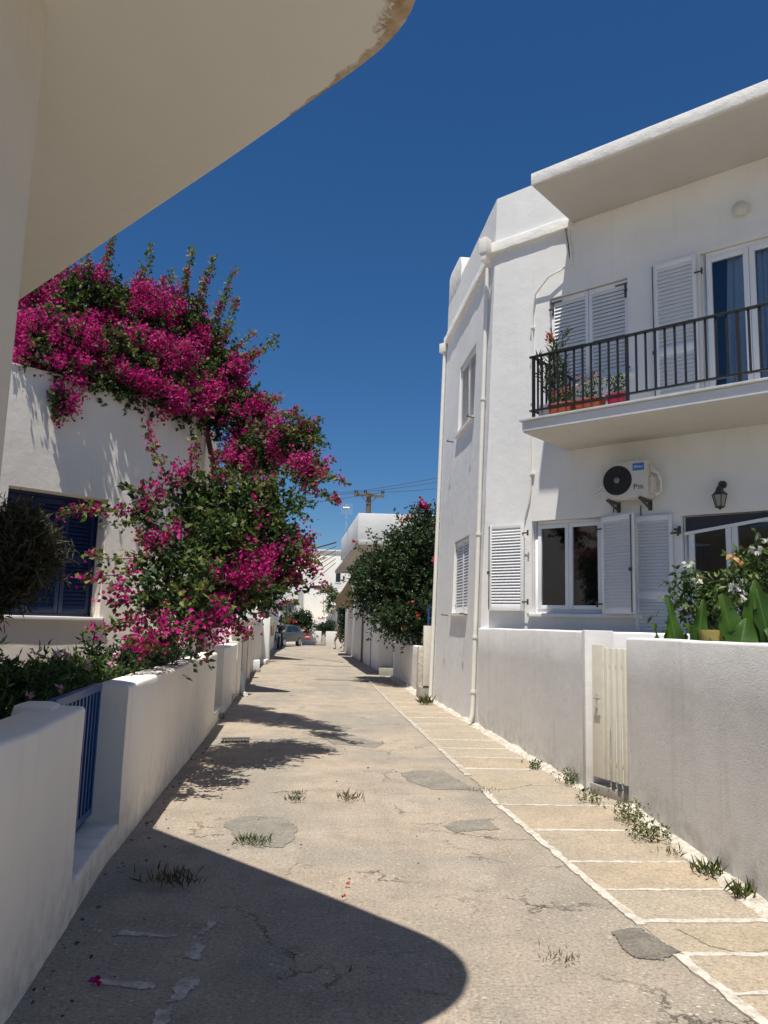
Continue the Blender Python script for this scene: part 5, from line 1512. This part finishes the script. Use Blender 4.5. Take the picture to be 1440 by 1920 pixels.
# ---------------------------------------------------------------- right side beyond the corner house
gp_ = empty('gate_post', 'cream gate post with rough whitewashed foot beyond the corner house', 'gate post', (1.10, 17.75, 0))
MB().box((-.12, -.12, .28), (.05, .12, 1.62)).build('post', M['creamgate'], gp_, bevel=.01)
MB().box((-.20, -.10, -.02), (.28, .42, .26)).build('step', M['concrete'], gp_, bevel=.02)
m = MB(); m.prism([(-.22, .14), (-.05, .12), (-.06, .40), (-.24, .44)], -.02, 1.15); m.build('rubble_jamb', M['mortar'], gp_, bevel=.04)
bgate = empty('metal_gate', 'blue metal gate standing against the hedge beyond the corner house', 'gate', (1.32, 18.0, 0))
m = MB(); m.bar((-.22, 0, .3), (-.22, 0, 2.05), .04); m.bar((.45, 0, .3), (.45, 0, 2.05), .04); m.bar((-.22, 0, 2.05), (.45, 0, 2.05), .04); m.bar((-.22, 0, 1.80), (.45, 0, 1.80), .035); m.bar((-.22, 0, .4), (.45, 0, .4), .04)
m.build('gate_frame', M['blue'], bgate)
for k in range(1, 7):
    MB().bar((-.22 + .096 * k, 0, .4), (-.22 + .096 * k, 0, 1.80), .02).build('gate_bar', M['blue'], bgate)
o = wall_sweep([(.98, 18.4), (.78, 20.5), (.42, 24.4)], .22, 1.12, -1, seed=51, amp=.012).build('garden_wall', M['white2'], smooth=50)
tag(o, 'low white wall under the overhanging hedge tree', 'wall', 'walls on the right')
fillet('mortar_fillet', '', [(.98, 18.3), (.78, 20.5), (.42, 24.4)], .2, .10, 33)
o = MB().prism([(-.04, 26.3), (.42, 26.2), (.46, 26.8), (.02, 26.9)], -.02, 2.4).build('gate_pier', M['cornice'], bevel=.03)
tag(o, 'sunlit whitewashed pier left of the hedge tree', 'pier')
o = MB().prism([(-.02, 25.2), (.46, 25.2), (.46, 26.2), (-.0, 26.2)], -.02, .24).build('doorstep', M['concrete'], bevel=.02)
tag(o, 'grey concrete doorstep in front of the whitewashed pier', 'step')
B2 = empty('street_house', 'white house with overhanging roof parapet behind the hedge tree', 'house', (-.03, 27.4, 0))
def b2p(l):
    return [(p[0] + .03, p[1] - 27.4) for p in l]
MB().prism(b2p([(-.03, 27.4), (-2.1, 45.5), (6, 45.5), (6, 27.4)]), -.05, 4.09).build('wall', M['white'], B2, bevel=.02)
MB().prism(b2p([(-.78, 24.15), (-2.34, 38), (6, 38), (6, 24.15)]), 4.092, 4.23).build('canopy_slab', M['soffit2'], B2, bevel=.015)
MB().prism(b2p([(-.81, 24.2), (-1.75, 32.0), (6, 32.0), (6, 24.2)]), 4.232, 5.12).build('roof_parapet', M['white'], B2, bevel=.025)
for t in (.16, .34):
    x, y = -.03 + (-2.07) * t, 27.4 + 18.1 * t
    MB().bar((x + .03 - .012, y - 27.4, .0), (x + .03 - .012, y - 27.4, 4.08), .03, .03).build('wall_joint', M['concrete'], B2)
aw = empty('reed_awning', 'brown reed awning drooping from the far right house', 'awning', (-1.9, 41.0, 2.4))
m = MB()
q5 = [(.30, 1.66), (-.05, 1.05), (-.52, .36), (-.38, .10), (.42, .12)]
m.add([(x, -1.5, z) for x, z in q5] + [(x - .15, 1.8, z) for x, z in q5], [(0, 1, 2, 3, 4), (9, 8, 7, 6, 5)] + [(k, 5 + k, 5 + (k + 1) % 5, (k + 1) % 5) for k in range(5)])
m.build('reed_mat', M['thatch'], aw, smooth=0)
MB().bar((-.50, -1.52, .08), (.3, -1.52, .08), .05).build('pole', M['wood'], aw)
MB().bar((-.60, 1.82, .08), (.2, 1.82, .08), .05).build('pole', M['wood'], aw)
shrub('ivy_bush', 'dark climbing bush on the far right house below the awning', 'bush', (-1.9, 46.3, 0), [(-1.94, 46.4, 2.43, .5), (-1.98, 46.4, 1.4, .42), (-1.9, 46.2, 0.8, .40), (-1.95, 46.3, 1.85, .42), (-2.0, 46.5, 2.9, .35)], 61, 'leaf_hedge', 120, (.10, .18), .6, llen=(.2, .4))
o = MB().bar((-2.15, 47.2, 0), (-2.15, 47.2, 1.1), .10, .10).build('bollard', M['white'], bevel=.02); tag(o, 'thin white post at the end of the right wall', 'post')

# utility pole, antenna, wires
up = empty('utility_pole', 'wooden utility pole with crossarm behind the parapet', 'utility pole', (-.70, 34.0, 0))
MB().tube([(0, 0, 0), (0, 0, 7.45)], [.15, .11], 10).build('pole', M['wood'], up)
MB().bar((-.66, -.12, 7.36), (.70, -.12, 7.30), .09, .11).build('crossarm', M['wood'], up)
m = MB(); m.bar((-.32, -.12, 7.28), (-.02, -.12, 6.95), .03); m.bar((.34, -.12, 7.26), (.02, -.12, 6.95), .03); m.build('brace', M['wood'], up)
for x in (-.62, -.52, -.20, -.12, .58, .66):
    MB().lathe([(.015, 0), (.015, .06), (.035, .08), (.028, .12), (.038, .15), (.02, .19)], 8, (x, -.12, 7.38)).build('insulator', M['charcoal'], up)
an = empty('antenna', 'white grid television antenna on the far roof', 'antenna', (-1.40, 28.4, 5.1))
MB().tube([(0, 0, 0), (0, 0, .95)], .018, 6).build('mast', M['steel'], an)
m = MB()
for k in range(6):
    m.tube([(-.21, 0, .58 + .075 * k), (.21, 0, .58 + .075 * k)], .006, 4)
    m.tube([(-.20 + .08 * k, 0, .57), (-.20 + .08 * k, 0, .97)], .005, 4)
m.tube([(0, 0, .8), (0, -.3, .78)], .02, 5); m.tube([(-.12, -.3, .78), (.12, -.3, .78)], .012, 5); m.tube([(-.1, -.15, .79), (.1, -.15, .79)], .012, 5)
m.build('grid', M['steel'], an)
def wires(label, lines, r_):
    for a, b, sag, lab in lines:
        a, b = Vector(a), Vector(b)
        pts = [a.lerp(b, t) - Vector((0, 0, sag * 4 * t * (1 - t))) for t in np.linspace(0, 1, 14)]
        o_ = MB().tube(pts, r_, 5).build('overhead_wire', M['wire']); tag(o_, lab, 'wire', label)
wires('power lines on the crossarm', [((-1.3, 33.88, 7.5), (-14, 30, 6.6), .35, 'power line running left from the crossarm, outermost'), ((-.86, 33.88, 7.5), (-14, 31, 6.3), .35, 'power line running left from the middle of the crossarm'), ((-.08, 33.88, 7.5), (-14, 32, 5.9), .4, 'lowest power line running left from the crossarm'),
      ((-1.3, 33.88, 7.5), (9, 26.0, 8.9), .3, 'highest power line running right from the crossarm'), ((-.86, 33.88, 7.5), (9, 27.0, 8.7), .3, 'middle power line running right from the crossarm'), ((-.08, 33.88, 7.5), (9, 28.0, 8.2), .3, 'lowest power line running right from the crossarm')], .012)
fan = []
for i, (xe, ze, lab) in enumerate([(-13, 5.0, 'topmost'), (-13, 3.6, 'second from the top'), (-12.5, 2.6, 'third from the top'), (-11.5, 2.2, 'fourth from the top'), (-10, 2.3, 'second lowest'), (-8.5, 2.5, 'lowest')]):
    fan.append(((-1.95, 31.7, 4.95 - i * .17), (xe, 50 + i, ze + .6), .5, 'slack cable fanning out left from the parapet, ' + lab))
wires('cables fanning out from the parapet', fan[:1], .03)
wires('cables fanning out from the parapet', fan[1:], .014)

# ---------------------------------------------------------------- far end of the street
E3 = empty('end_house', 'large sunlit white house closing the end of the street', 'house', (-6, 74, 0))
MB().prism([(-8, 0), (7, 0), (7, 10), (-8, 10)], -.05, 8.55).build('wall', M['far'], E3, bevel=.03)
MB().box((-8.1, -.15, 8.552), (7.1, 10.1, 8.68)).build('roof_edge', M['far'], E3, bevel=.03)
for x, z, w_, h_ in ((1.55, 5.6, .45, .85), (-.95, 4.85, .9, .36), (-4.2, 5.4, .8, 1.1)):
    f_ = MB(); f_.box((x - .08, -.04, z - .08), (x + w_ + .08, .02, z)); f_.box((x - .08, -.04, z + h_), (x + w_ + .08, .02, z + h_ + .08)); f_.box((x - .08, -.04, z), (x, .02, z + h_)); f_.box((x + w_, -.04, z), (x + w_ + .08, .02, z + h_))
    wo_ = f_.build('window', M['pvc'], E3, smooth=0)
    MB().box((x, -.015, z), (x + w_, .01, z + h_)).build('pane', M['carglass'], wo_, smooth=0)
E1 = empty('end_house', 'white cottage with recessed dark window behind the parked car', 'house', (-9.3, 63.0, 0))
MB().add([(0, 0, 0), (1.55, 0, 0), (1.55, 0, 4.5), (0, 0, 4.5), (0, 4, 0), (2.5, 4, 0), (2.5, 4, 4.5), (0, 4, 4.5), (2.5, 0, 0), (2.5, 0, 4.5), (-6, 0, 0), (-6, 0, 4.5), (-6, 4, 4.5), (-6, 4, 0)], [(10, 8, 9, 11), (8, 5, 6, 9), (5, 13, 12, 6), (13, 10, 11, 12), (11, 9, 6, 12)]).build('wall', M['white'], E1)
f_ = MB(); f_.box((1.1, -.02, 1.3), (2.2, .0, 3.2)); wo_ = f_.build('window', M['concrete'], E1, smooth=0)
MB().box((1.5, -.05, 1.35), (1.95, -.021, 2.95)).build('pane', M['teal'], wo_, smooth=0)
m = MB(); m.bar((1.0, -.12, 3.28), (2.35, -.12, 3.42), .28, .08); m.build('tile_hood', M['tile'], E1)
E2 = empty('end_house', 'low white house with grey blue door and flowering creeper', 'house', (-6.6, 66.0, 0))
MB().prism([(0, 0), (4.7, -.3), (4.7, 5), (0, 5)], -.05, 4.55).build('wall', M['far'], E2, bevel=.03)
MB().box((2.6, -1.8, -.05), (2.9, -.3, 2.9)).build('porch_wall', M['white'], E2, bevel=.02)
MB().box((1.95, -2.2, 2.95), (3.2, -.3, 3.16)).build('porch_canopy', M['white'], E2, bevel=.03)
d_ = MB(); d_.box((2.95, -.42, .75), (3.5, -.31, 2.95)); dd = d_.build('door', M['teal'], E2, bevel=.01)
MB().box((3.02, -.45, 1.7), (3.43, -.42, 2.8)).build('door_panel', M['teal'], dd)
MB().box((3.5, -.6, 0), (4.6, -.3, 3.4)).build('door_pier', M['far'], E2, bevel=.03)
MB().box((-.2, -3.6, 0), (2.2, -.3, 1.95)).build('terrace_wall', M['far'], E2, bevel=.04)
m = MB(); m.tube([(2.15, -2.0, 3.0), (2.2, -2.3, 2.6), (2.15, -2.6, 2.2), (1.7, -3.5, 2.0)], .09, 7); m.build('stair_rail', M['white'], E2)
shrub('creeper', 'flowering creeper climbing over the far porch', 'shrub', (-4.6, 64.0, 0), [(-4.9, 64.0, 4.3, .34), (-4.2, 63.6, 4.15, .40), (-3.75, 63.5, 3.7, .34), (-4.3, 63.6, 3.5, .25), (-4.3, 63.6, 2.8, .2), (-3.2, 62.5, 3.8, .2)], 62, 'leaf_shrub', 60, (.12, .2), .5, 'red', [(-4.9, 63.3, 3.3), (-5.4, 63.3, 4.4), (-4.4, 62.9, 4.4), (-3.6, 62.9, 3.3), (-4.9, 61.8, 2.05), (-4.6, 61.8, 2.05), (-3.3, 63, 3.35)], (.25, .5), 10, .2, fsize=.14)
shrub('flowering_bush', 'round green bush with orange red flowers behind the parked car', 'bush', (-5.9, 57.5, 0), [(-5.96, 57.4, 1.65, .68), (-6.62, 57.4, 1.5, .42), (-5.4, 57.4, 1.4, .38), (-5.7, 57.3, 2.1, .35)], 63, 'leaf_hedge', 90, (.10, .18), .5, 'red', [(-6.7, 56.8, 1.75), (-6.3, 56.6, 1.7), (-6.75, 56.9, 2.0), (-5.6, 56.5, 1.2)], (.25, .5), 11, .4, fsize=.16)
shrub('garden_bush', 'dark bush beside the steps at the far house', 'bush', (-3.95, 60.3, 0), [(-4.3, 60.4, 1.2, .4), (-3.8, 60.2, 1.35, .35), (-4.75, 60.4, 1.1, .28)], 64, 'leaf_hedge', 100, (.10, .18), .5, llen=(.2, .4))
for (x0, x1, lab) in ((-5.85, -4.42, 'low white wall left of the far steps'), (-4.08, -2.5, 'low white wall right of the far steps')):
    o = MB().box((x0, 58.0, -.05), (x1, 58.35, 1.05)).build('garden_wall', M['far'], bevel=.03); tag(o, lab, 'wall', 'walls by the far steps')
sp_ = empty('steps', 'short flight of worn steps between two low white walls', 'steps', (-4.25, 58.0, 0))
for k in range(4):
    MB().box((-.6 if k == 0 else -.16, -.45 + .35 * k, 0), (.16, -.1 + .35 * k, .16 * (k + 1))).build('step', M['patch_tan'] if k == 0 else M['concrete'], sp_, bevel=.02)
bar = empty('barrier', 'red metal street barrier with round traffic signs', 'barrier', (-4.72, 55.9, 0))
m = MB(); m.bar((0, 0, 0), (0, 0, .90), .03); m.bar((-1.35, 0, 0), (-1.35, 0, .90), .03); m.bar((-1.35, 0, .90), (0, 0, .88), .03); m.bar((-1.35, 0, .45), (0, 0, .45), .025)
m.build('frame', simple('rusty barrier paint', (.22, .06, .045), .6, var=.2), bar)
def disc(x, z, r_, mat, parent, y=-.04):
    return MB().lathe([(r_, 0), (r_, .012)], 24, (x, y, z), 'y').build('sign_disc', M[mat], parent, smooth=30)
d_ = disc(-.52, .64, .205, 'sign_red', bar)
MB().box((-.52 - .15, -.062, .60), (-.52 + .15, -.054, .68)).build('white_bar', M['sign_white'], d_, smooth=0)
d_ = disc(-1.08, .64, .205, 'sign_blue', bar)
m = MB(); m.box((-1.13, -.062, .52), (-1.09, -.054, .74)); m.add([(-1.17, -.06, .72), (-1.05, -.06, .72), (-1.11, -.06, .82)], [(0, 1, 2)]); m.box((-1.05, -.062, .54), (-1.01, -.054, .72)); m.build('white_arrow', M['sign_white'], d_, smooth=0)

# parked car, facing the camera
car = empty('parked_car', 'grey green hatchback parked at the far left', 'car', (-6.85, 53.6, 0), R(-18 + 180))
prof = [(-2.05, .32), (-2.08, .62), (-2.0, .80), (-1.35, .92), (-1.1, .97), (1.25, 1.0), (1.95, .97), (2.04, .75), (2.02, .34)]   # along y, front is -y... y here runs rear(+) to front(-)
# body: front at +y in car space (car root is turned by 180 degrees)
body = MB()
secs = []
for xs, k in ((-.84, .94), (-.80, 1.0), (.80, 1.0), (.84, .94)):
    secs.append([(xs, -p[0] * (1 if abs(xs) < .82 else .985), .30 + (p[1] - .30) * k) for p in prof])
n = len(prof)
body.add([p for s_ in secs for p in s_], [(j * n + k, (j + 1) * n + k, (j + 1) * n + (k + 1) % n, j * n + (k + 1) % n) for j in range(3) for k in range(n)] + [tuple(range(n)), tuple(3 * n + k for k in range(n - 1, -1, -1))])
body.build('body', M['carpaint'], car, smooth=50, bevel=.02)
roofp = [(1.0, .97), (.35, 1.42), (-.6, 1.47), (-1.45, 1.38), (-1.85, 1.0)]
cab = MB()
n = len(roofp)
for_s = []
for sgn in (-1, 1):
    for_s.append([(sgn * (.78 - .20 * (p[1] - .97) / .5), p[0], p[1]) for p in roofp])
cab.add(for_s[0] + for_s[1], [(k, k + 1, n + k + 1, n + k) for k in range(n - 1)] + [tuple(range(n - 1, -1, -1)), tuple(n + k for k in range(n))])
cab.build('roof', M['carpaint'], car, smooth=30, bevel=.03)
for sgn in (-1, 1):
    for a in ([(.80, 1.02), (.32, 1.36), (-.22, 1.39), (-.22, 1.03)], [(-.30, 1.03), (-.30, 1.39), (-.75, 1.39), (-1.28, 1.30), (-1.45, 1.05)]):
        q = [(sgn * (.785 - .20 * (z - .97) / .5 + .008), y, z) for y, z in a]
        MB().add(q, [tuple(range(len(q))) if sgn > 0 else tuple(range(len(q) - 1, -1, -1))]).build('side_window', M['carglass'], car, smooth=0)
    MB().box((sgn * .845 - .01, -.12, .78), (sgn * .845 + .01, .02, .82)).build('door_handle', M['black'], car)
    MB().box((sgn * .95 - .08, .55, .98), (sgn * .95 + .06, .68, 1.10)).build('mirror', M['black'], car, bevel=.03)
    for y in (-1.25, 1.25):
        wl = MB().lathe([(.20, -.10), (.30, -.09), (.315, 0), (.30, .09), (.20, .10)], 24, (sgn * .76, y, .315), 'x').build('wheel', M['tyre'], car, smooth=50)
        MB().lathe([(.02, 0), (.10, .01), (.19, .0), (.205, -.01)], 16, (sgn * .76 + sgn * .102, y, .315), 'x').build('rim', M['rim'], wl, smooth=30)
    MB().box((sgn * .62 - .14, -2.03, .70), (sgn * .62 + .14, -1.97, .95)).build('tail_lamp', M['lamp_red'], car, bevel=.02)
    MB().box((sgn * .60 - .16, 1.98, .62), (sgn * .60 + .16, 2.07, .76)).build('headlight', M['steel'], car, bevel=.02)
MB().add([(-.64, .94, 1.02), (.64, .94, 1.02), (.56, .40, 1.40), (-.56, .40, 1.40)], [(0, 1, 2, 3)]).build('windscreen', M['carglass'], car, smooth=0)
MB().box((-.82, -2.10, .36), (.82, -1.98, .56)).build('bumper', M['carpaint'], car, bevel=.04)

# motorbike
mb = empty('motorbike', 'dark motorbike parked at the house corner', 'motorbike', (-6.22, 47.6, 0), R(8))
for y in (-.62, .66):
    wl = MB()
    ptsr = [(0, y + .27 * math.cos(t), .31 + .27 * math.sin(t)) for t in np.linspace(0, 2 * math.pi, 29)]
    wl.tube(ptsr, .055, 8, caps=False)
    wl_o = wl.build('wheel', M['tyre'], mb, smooth=60)
    MB().lathe([(.05, -.05), (.20, -.02), (.20, .02), (.05, .05)], 16, (0, y, .31), 'x').build('rim', M['charcoal'], wl_o)
m = MB(); m.add([(-.12, -.50, .45), (.12, -.50, .45), (.14, .35, .42), (-.14, .35, .42), (-.10, -.42, .78), (.10, -.42, .78), (.13, .75, .80), (-.13, .75, .80)], [(3, 2, 1, 0), (4, 5, 6, 7), (0, 1, 5, 4), (1, 2, 6, 5), (2, 3, 7, 6), (3, 0, 4, 7)])
m.build('body', M['black'], mb, bevel=.05)
m = MB(); m.add([(-.12, -.1, .79), (.12, -.1, .79), (.11, .8, .85), (-.11, .8, .85), (-.10, -.05, .88), (.10, -.05, .88), (.09, .78, .95), (-.09, .78, .95)], [(3, 2, 1, 0), (4, 5, 6, 7), (0, 1, 5, 4), (1, 2, 6, 5), (2, 3, 7, 6), (3, 0, 4, 7)]); m.build('seat', M['cloth_dark'], mb, bevel=.03)
m = MB(); m.tube([(-.08, -.62, .31), (-.09, -.45, .95)], .028, 7); m.tube([(.08, -.62, .31), (.09, -.45, .95)], .028, 7); m.build('fork', M['steel'], mb)
m = MB(); m.tube([(-.36, -.33, 1.02), (-.2, -.42, 1.0), (.2, -.42, 1.0), (.36, -.33, 1.02)], .018, 7); m.build('handlebar', M['black'], mb)
MB().lathe([(.02, .06), (.085, .03), (.10, 0), (.06, -.08)], 14, (0, -.53, .86), 'y').build('headlight', M['steel'], mb)

# ---------------------------------------------------------------- people
def skinned(name, joints, edges, mat, parent=None, sub=2, root_i=0):
    me_ = bpy.data.meshes.new(name)
    me_.from_pydata([j[:3] for j in joints], edges, [])
    o_ = bpy.data.objects.new(name, me_)
    link(o_, parent)
    sk_ = o_.modifiers.new('skin', 'SKIN')
    sk_.use_smooth_shade = True
    if not me_.skin_vertices:
        me_.skin_vertices.new() if hasattr(me_.skin_vertices, 'new') else None
    sv = me_.skin_vertices[0].data if me_.skin_vertices else None
    if sv is not None:
        for i, j in enumerate(joints):
            r_ = j[3]
            sv[i].radius = (r_, j[4] if len(j) > 4 else r_)
            sv[i].use_root = (i == root_i)
    ss = o_.modifiers.new('sub', 'SUBSURF'); ss.levels = sub; ss.render_levels = sub
    me_.materials.append(mat)
    return o_

def person(label, loc_, rz, legs, arms, cloth_top, cloth_leg, leg_bare, lean=0.0, pack=None, helmet=None):
    """legs/arms: joint lists (hip, knee, ankle, toe) and (shoulder, elbow, wrist, fingertip) for each side, in metres, facing -y"""
    L = lambda z, y0=0.0: y0 - lean * (z - .92)
    J = [(0, L(.95), .95, .125, .10), (0, L(1.12), 1.12, .12, .095), (0, L(1.33), 1.33, .145, .10), (0, L(1.45), 1.45, .07, .06), (0, L(1.52) - .01, 1.52, .052), (0, L(1.60) - .02, 1.60, .078, .088), (0, L(1.70) - .02, 1.70, .080, .092)]
    E_ = [(0, 1), (1, 2), (2, 3), (3, 4), (4, 5), (5, 6)]
    def chain(start, pts, radii):
        prev = start
        for p_, r_ in zip(pts, radii):
            J.append((*p_, r_)); E_.append((prev, len(J) - 1)); prev = len(J) - 1
    for q in legs: chain(0, q, (.085, .058, .040, .036, .030))
    for q in arms: chain(2, q, (.052, .040, .028, .026))
    me_ = bpy.data.meshes.new('person')
    bm_ = bmesh.new()
    lay_ = bm_.verts.layers.skin.verify()
    vv = [bm_.verts.new(j[:3]) for j in J]
    for i, (v_, j) in enumerate(zip(vv, J)):
        v_[lay_].radius = (j[3], j[4] if len(j) > 4 else j[3]); v_[lay_].use_root = (i == 0)
    for a, b in E_: bm_.edges.new((vv[a], vv[b]))
    bm_.to_mesh(me_); bm_.free()
    me_.materials.append(M['skin'])
    o_ = bpy.data.objects.new('person', me_); link(o_)
    o_.location = loc_; o_.rotation_euler = (0, 0, rz)
    tag(o_, label, 'person')
    def mods(ob):
        a = ob.modifiers.new('skin', 'SKIN'); a.use_smooth_shade = True
        b = ob.modifiers.new('sub', 'SUBSURF'); b.levels = 2; b.render_levels = 2
    mods(o_)
    def shell(name, sel_j, sel_e, grow, mat, rootj=0):
        m_ = bpy.data.meshes.new(name); bm2 = bmesh.new(); ly = bm2.verts.layers.skin.verify(); mp_ = {}
        for i in sel_j:
            j = J[i]; v_ = bm2.verts.new(j[:3]); mp_[i] = v_
            v_[ly].radius = (j[3] + grow, (j[4] if len(j) > 4 else j[3]) + grow); v_[ly].use_root = (i == rootj)
        for a, b in sel_e:
            if a in mp_ and b in mp_: bm2.edges.new((mp_[a], mp_[b]))
        bm2.to_mesh(m_); bm2.free(); m_.materials.append(mat)
        ob = bpy.data.objects.new(name, m_); link(ob, o_); mods(ob)
        return ob
    nl = len(legs[0]); first = 7
    legi = [[first + s_ * nl + k for k in range(nl)] for s_ in range(2)]
    na = len(arms[0]); a0 = first + 2 * nl
    armi = [[a0 + s_ * na + k for k in range(na)] for s_ in range(2)]
    shell('shirt', [0, 1, 2, 3] + [i for c_ in armi for i in c_[:2]], E_, .016, cloth_top)
    shell('trousers', [0] + [i for c_ in legi for i in (c_[:2] if leg_bare else c_[:3])], E_, .018, cloth_leg)
    shell('shoes', legi[0][2:], E_, .012, M['cloth_dark'], legi[0][2]); shell('shoes', legi[1][2:], E_, .012, M['cloth_dark'], legi[1][2])
    hy = L(1.66) - .02
    if helmet:
        MB().lathe([(.03, .16), (.09, .135), (.125, .06), (.125, -.02), (.105, -.08)], 16, (0, hy, 1.68)).build('helmet', M[helmet], o_, smooth=80)
    else:
        MB().lathe([(.02, .115), (.06, .10), (.092, .05), (.095, -.01), (.07, -.06)], 16, (0, hy + .02, 1.70)).build('hair', M['hair'], o_, smooth=80)
    fc = MB()
    for sgn in (-1, 1):
        fc.box((sgn * .032 - .012, hy - .094, 1.645), (sgn * .032 + .012, hy - .088, 1.657))
    fc.build('eyes', M['black'], o_)
    fc = MB(); fc.add([(-.014, hy - .088, 1.60), (.014, hy - .088, 1.60), (0, hy - .115, 1.605), (0, hy - .09, 1.645)], [(0, 1, 2), (0, 2, 3), (1, 3, 2)]); fc.build('nose', M['skin'], o_)
    if pack:
        MB().box((-.15, L(1.2) + .09, 1.02), (.15, L(1.2) + .27, 1.46)).build('backpack', M[pack], o_, bevel=.06)
    return o_
person('pedestrian in dark clothes with backpack walking away at the far right', (-2.72, 50.5, 0), R(180 + 60),
       [[(.09, -.02, .90), (.10, -.22, .52), (.10, -.12, .10), (.10, -.17, .04), (.10, -.29, .03)], [(-.09, .02, .90), (-.10, .06, .50), (-.10, .42, .20), (-.10, .42, .09), (-.10, .36, .02)]],
       [[(.20, .0, 1.40), (.25, .10, 1.14), (.24, .02, .90), (.24, -.02, .82)], [(-.20, 0, 1.40), (-.25, -.06, 1.14), (-.24, -.22, .96), (-.24, -.28, .90)]],
       M['cloth_olive'], M['cloth_khaki'], True, .08, 'cloth_dark')
person('person in dark clothes and grey helmet standing behind the motorbike', (-6.28, 48.5, 0), R(10),
       [[(.09, 0, .90), (.12, -.02, .50), (.12, 0, .09), (.12, -.05, .04), (.12, -.18, .03)], [(-.09, 0, .90), (-.12, -.02, .50), (-.12, .02, .09), (-.12, -.03, .04), (-.12, -.16, .03)]],
       [[(.20, 0, 1.40), (.26, -.02, 1.13), (.22, -.22, 1.02), (.18, -.30, 1.02)], [(-.20, 0, 1.40), (-.26, -.02, 1.13), (-.22, -.22, 1.02), (-.18, -.30, 1.02)]],
       M['cloth_dark'], M['cloth_dark'], False, .05, None, 'charcoal')
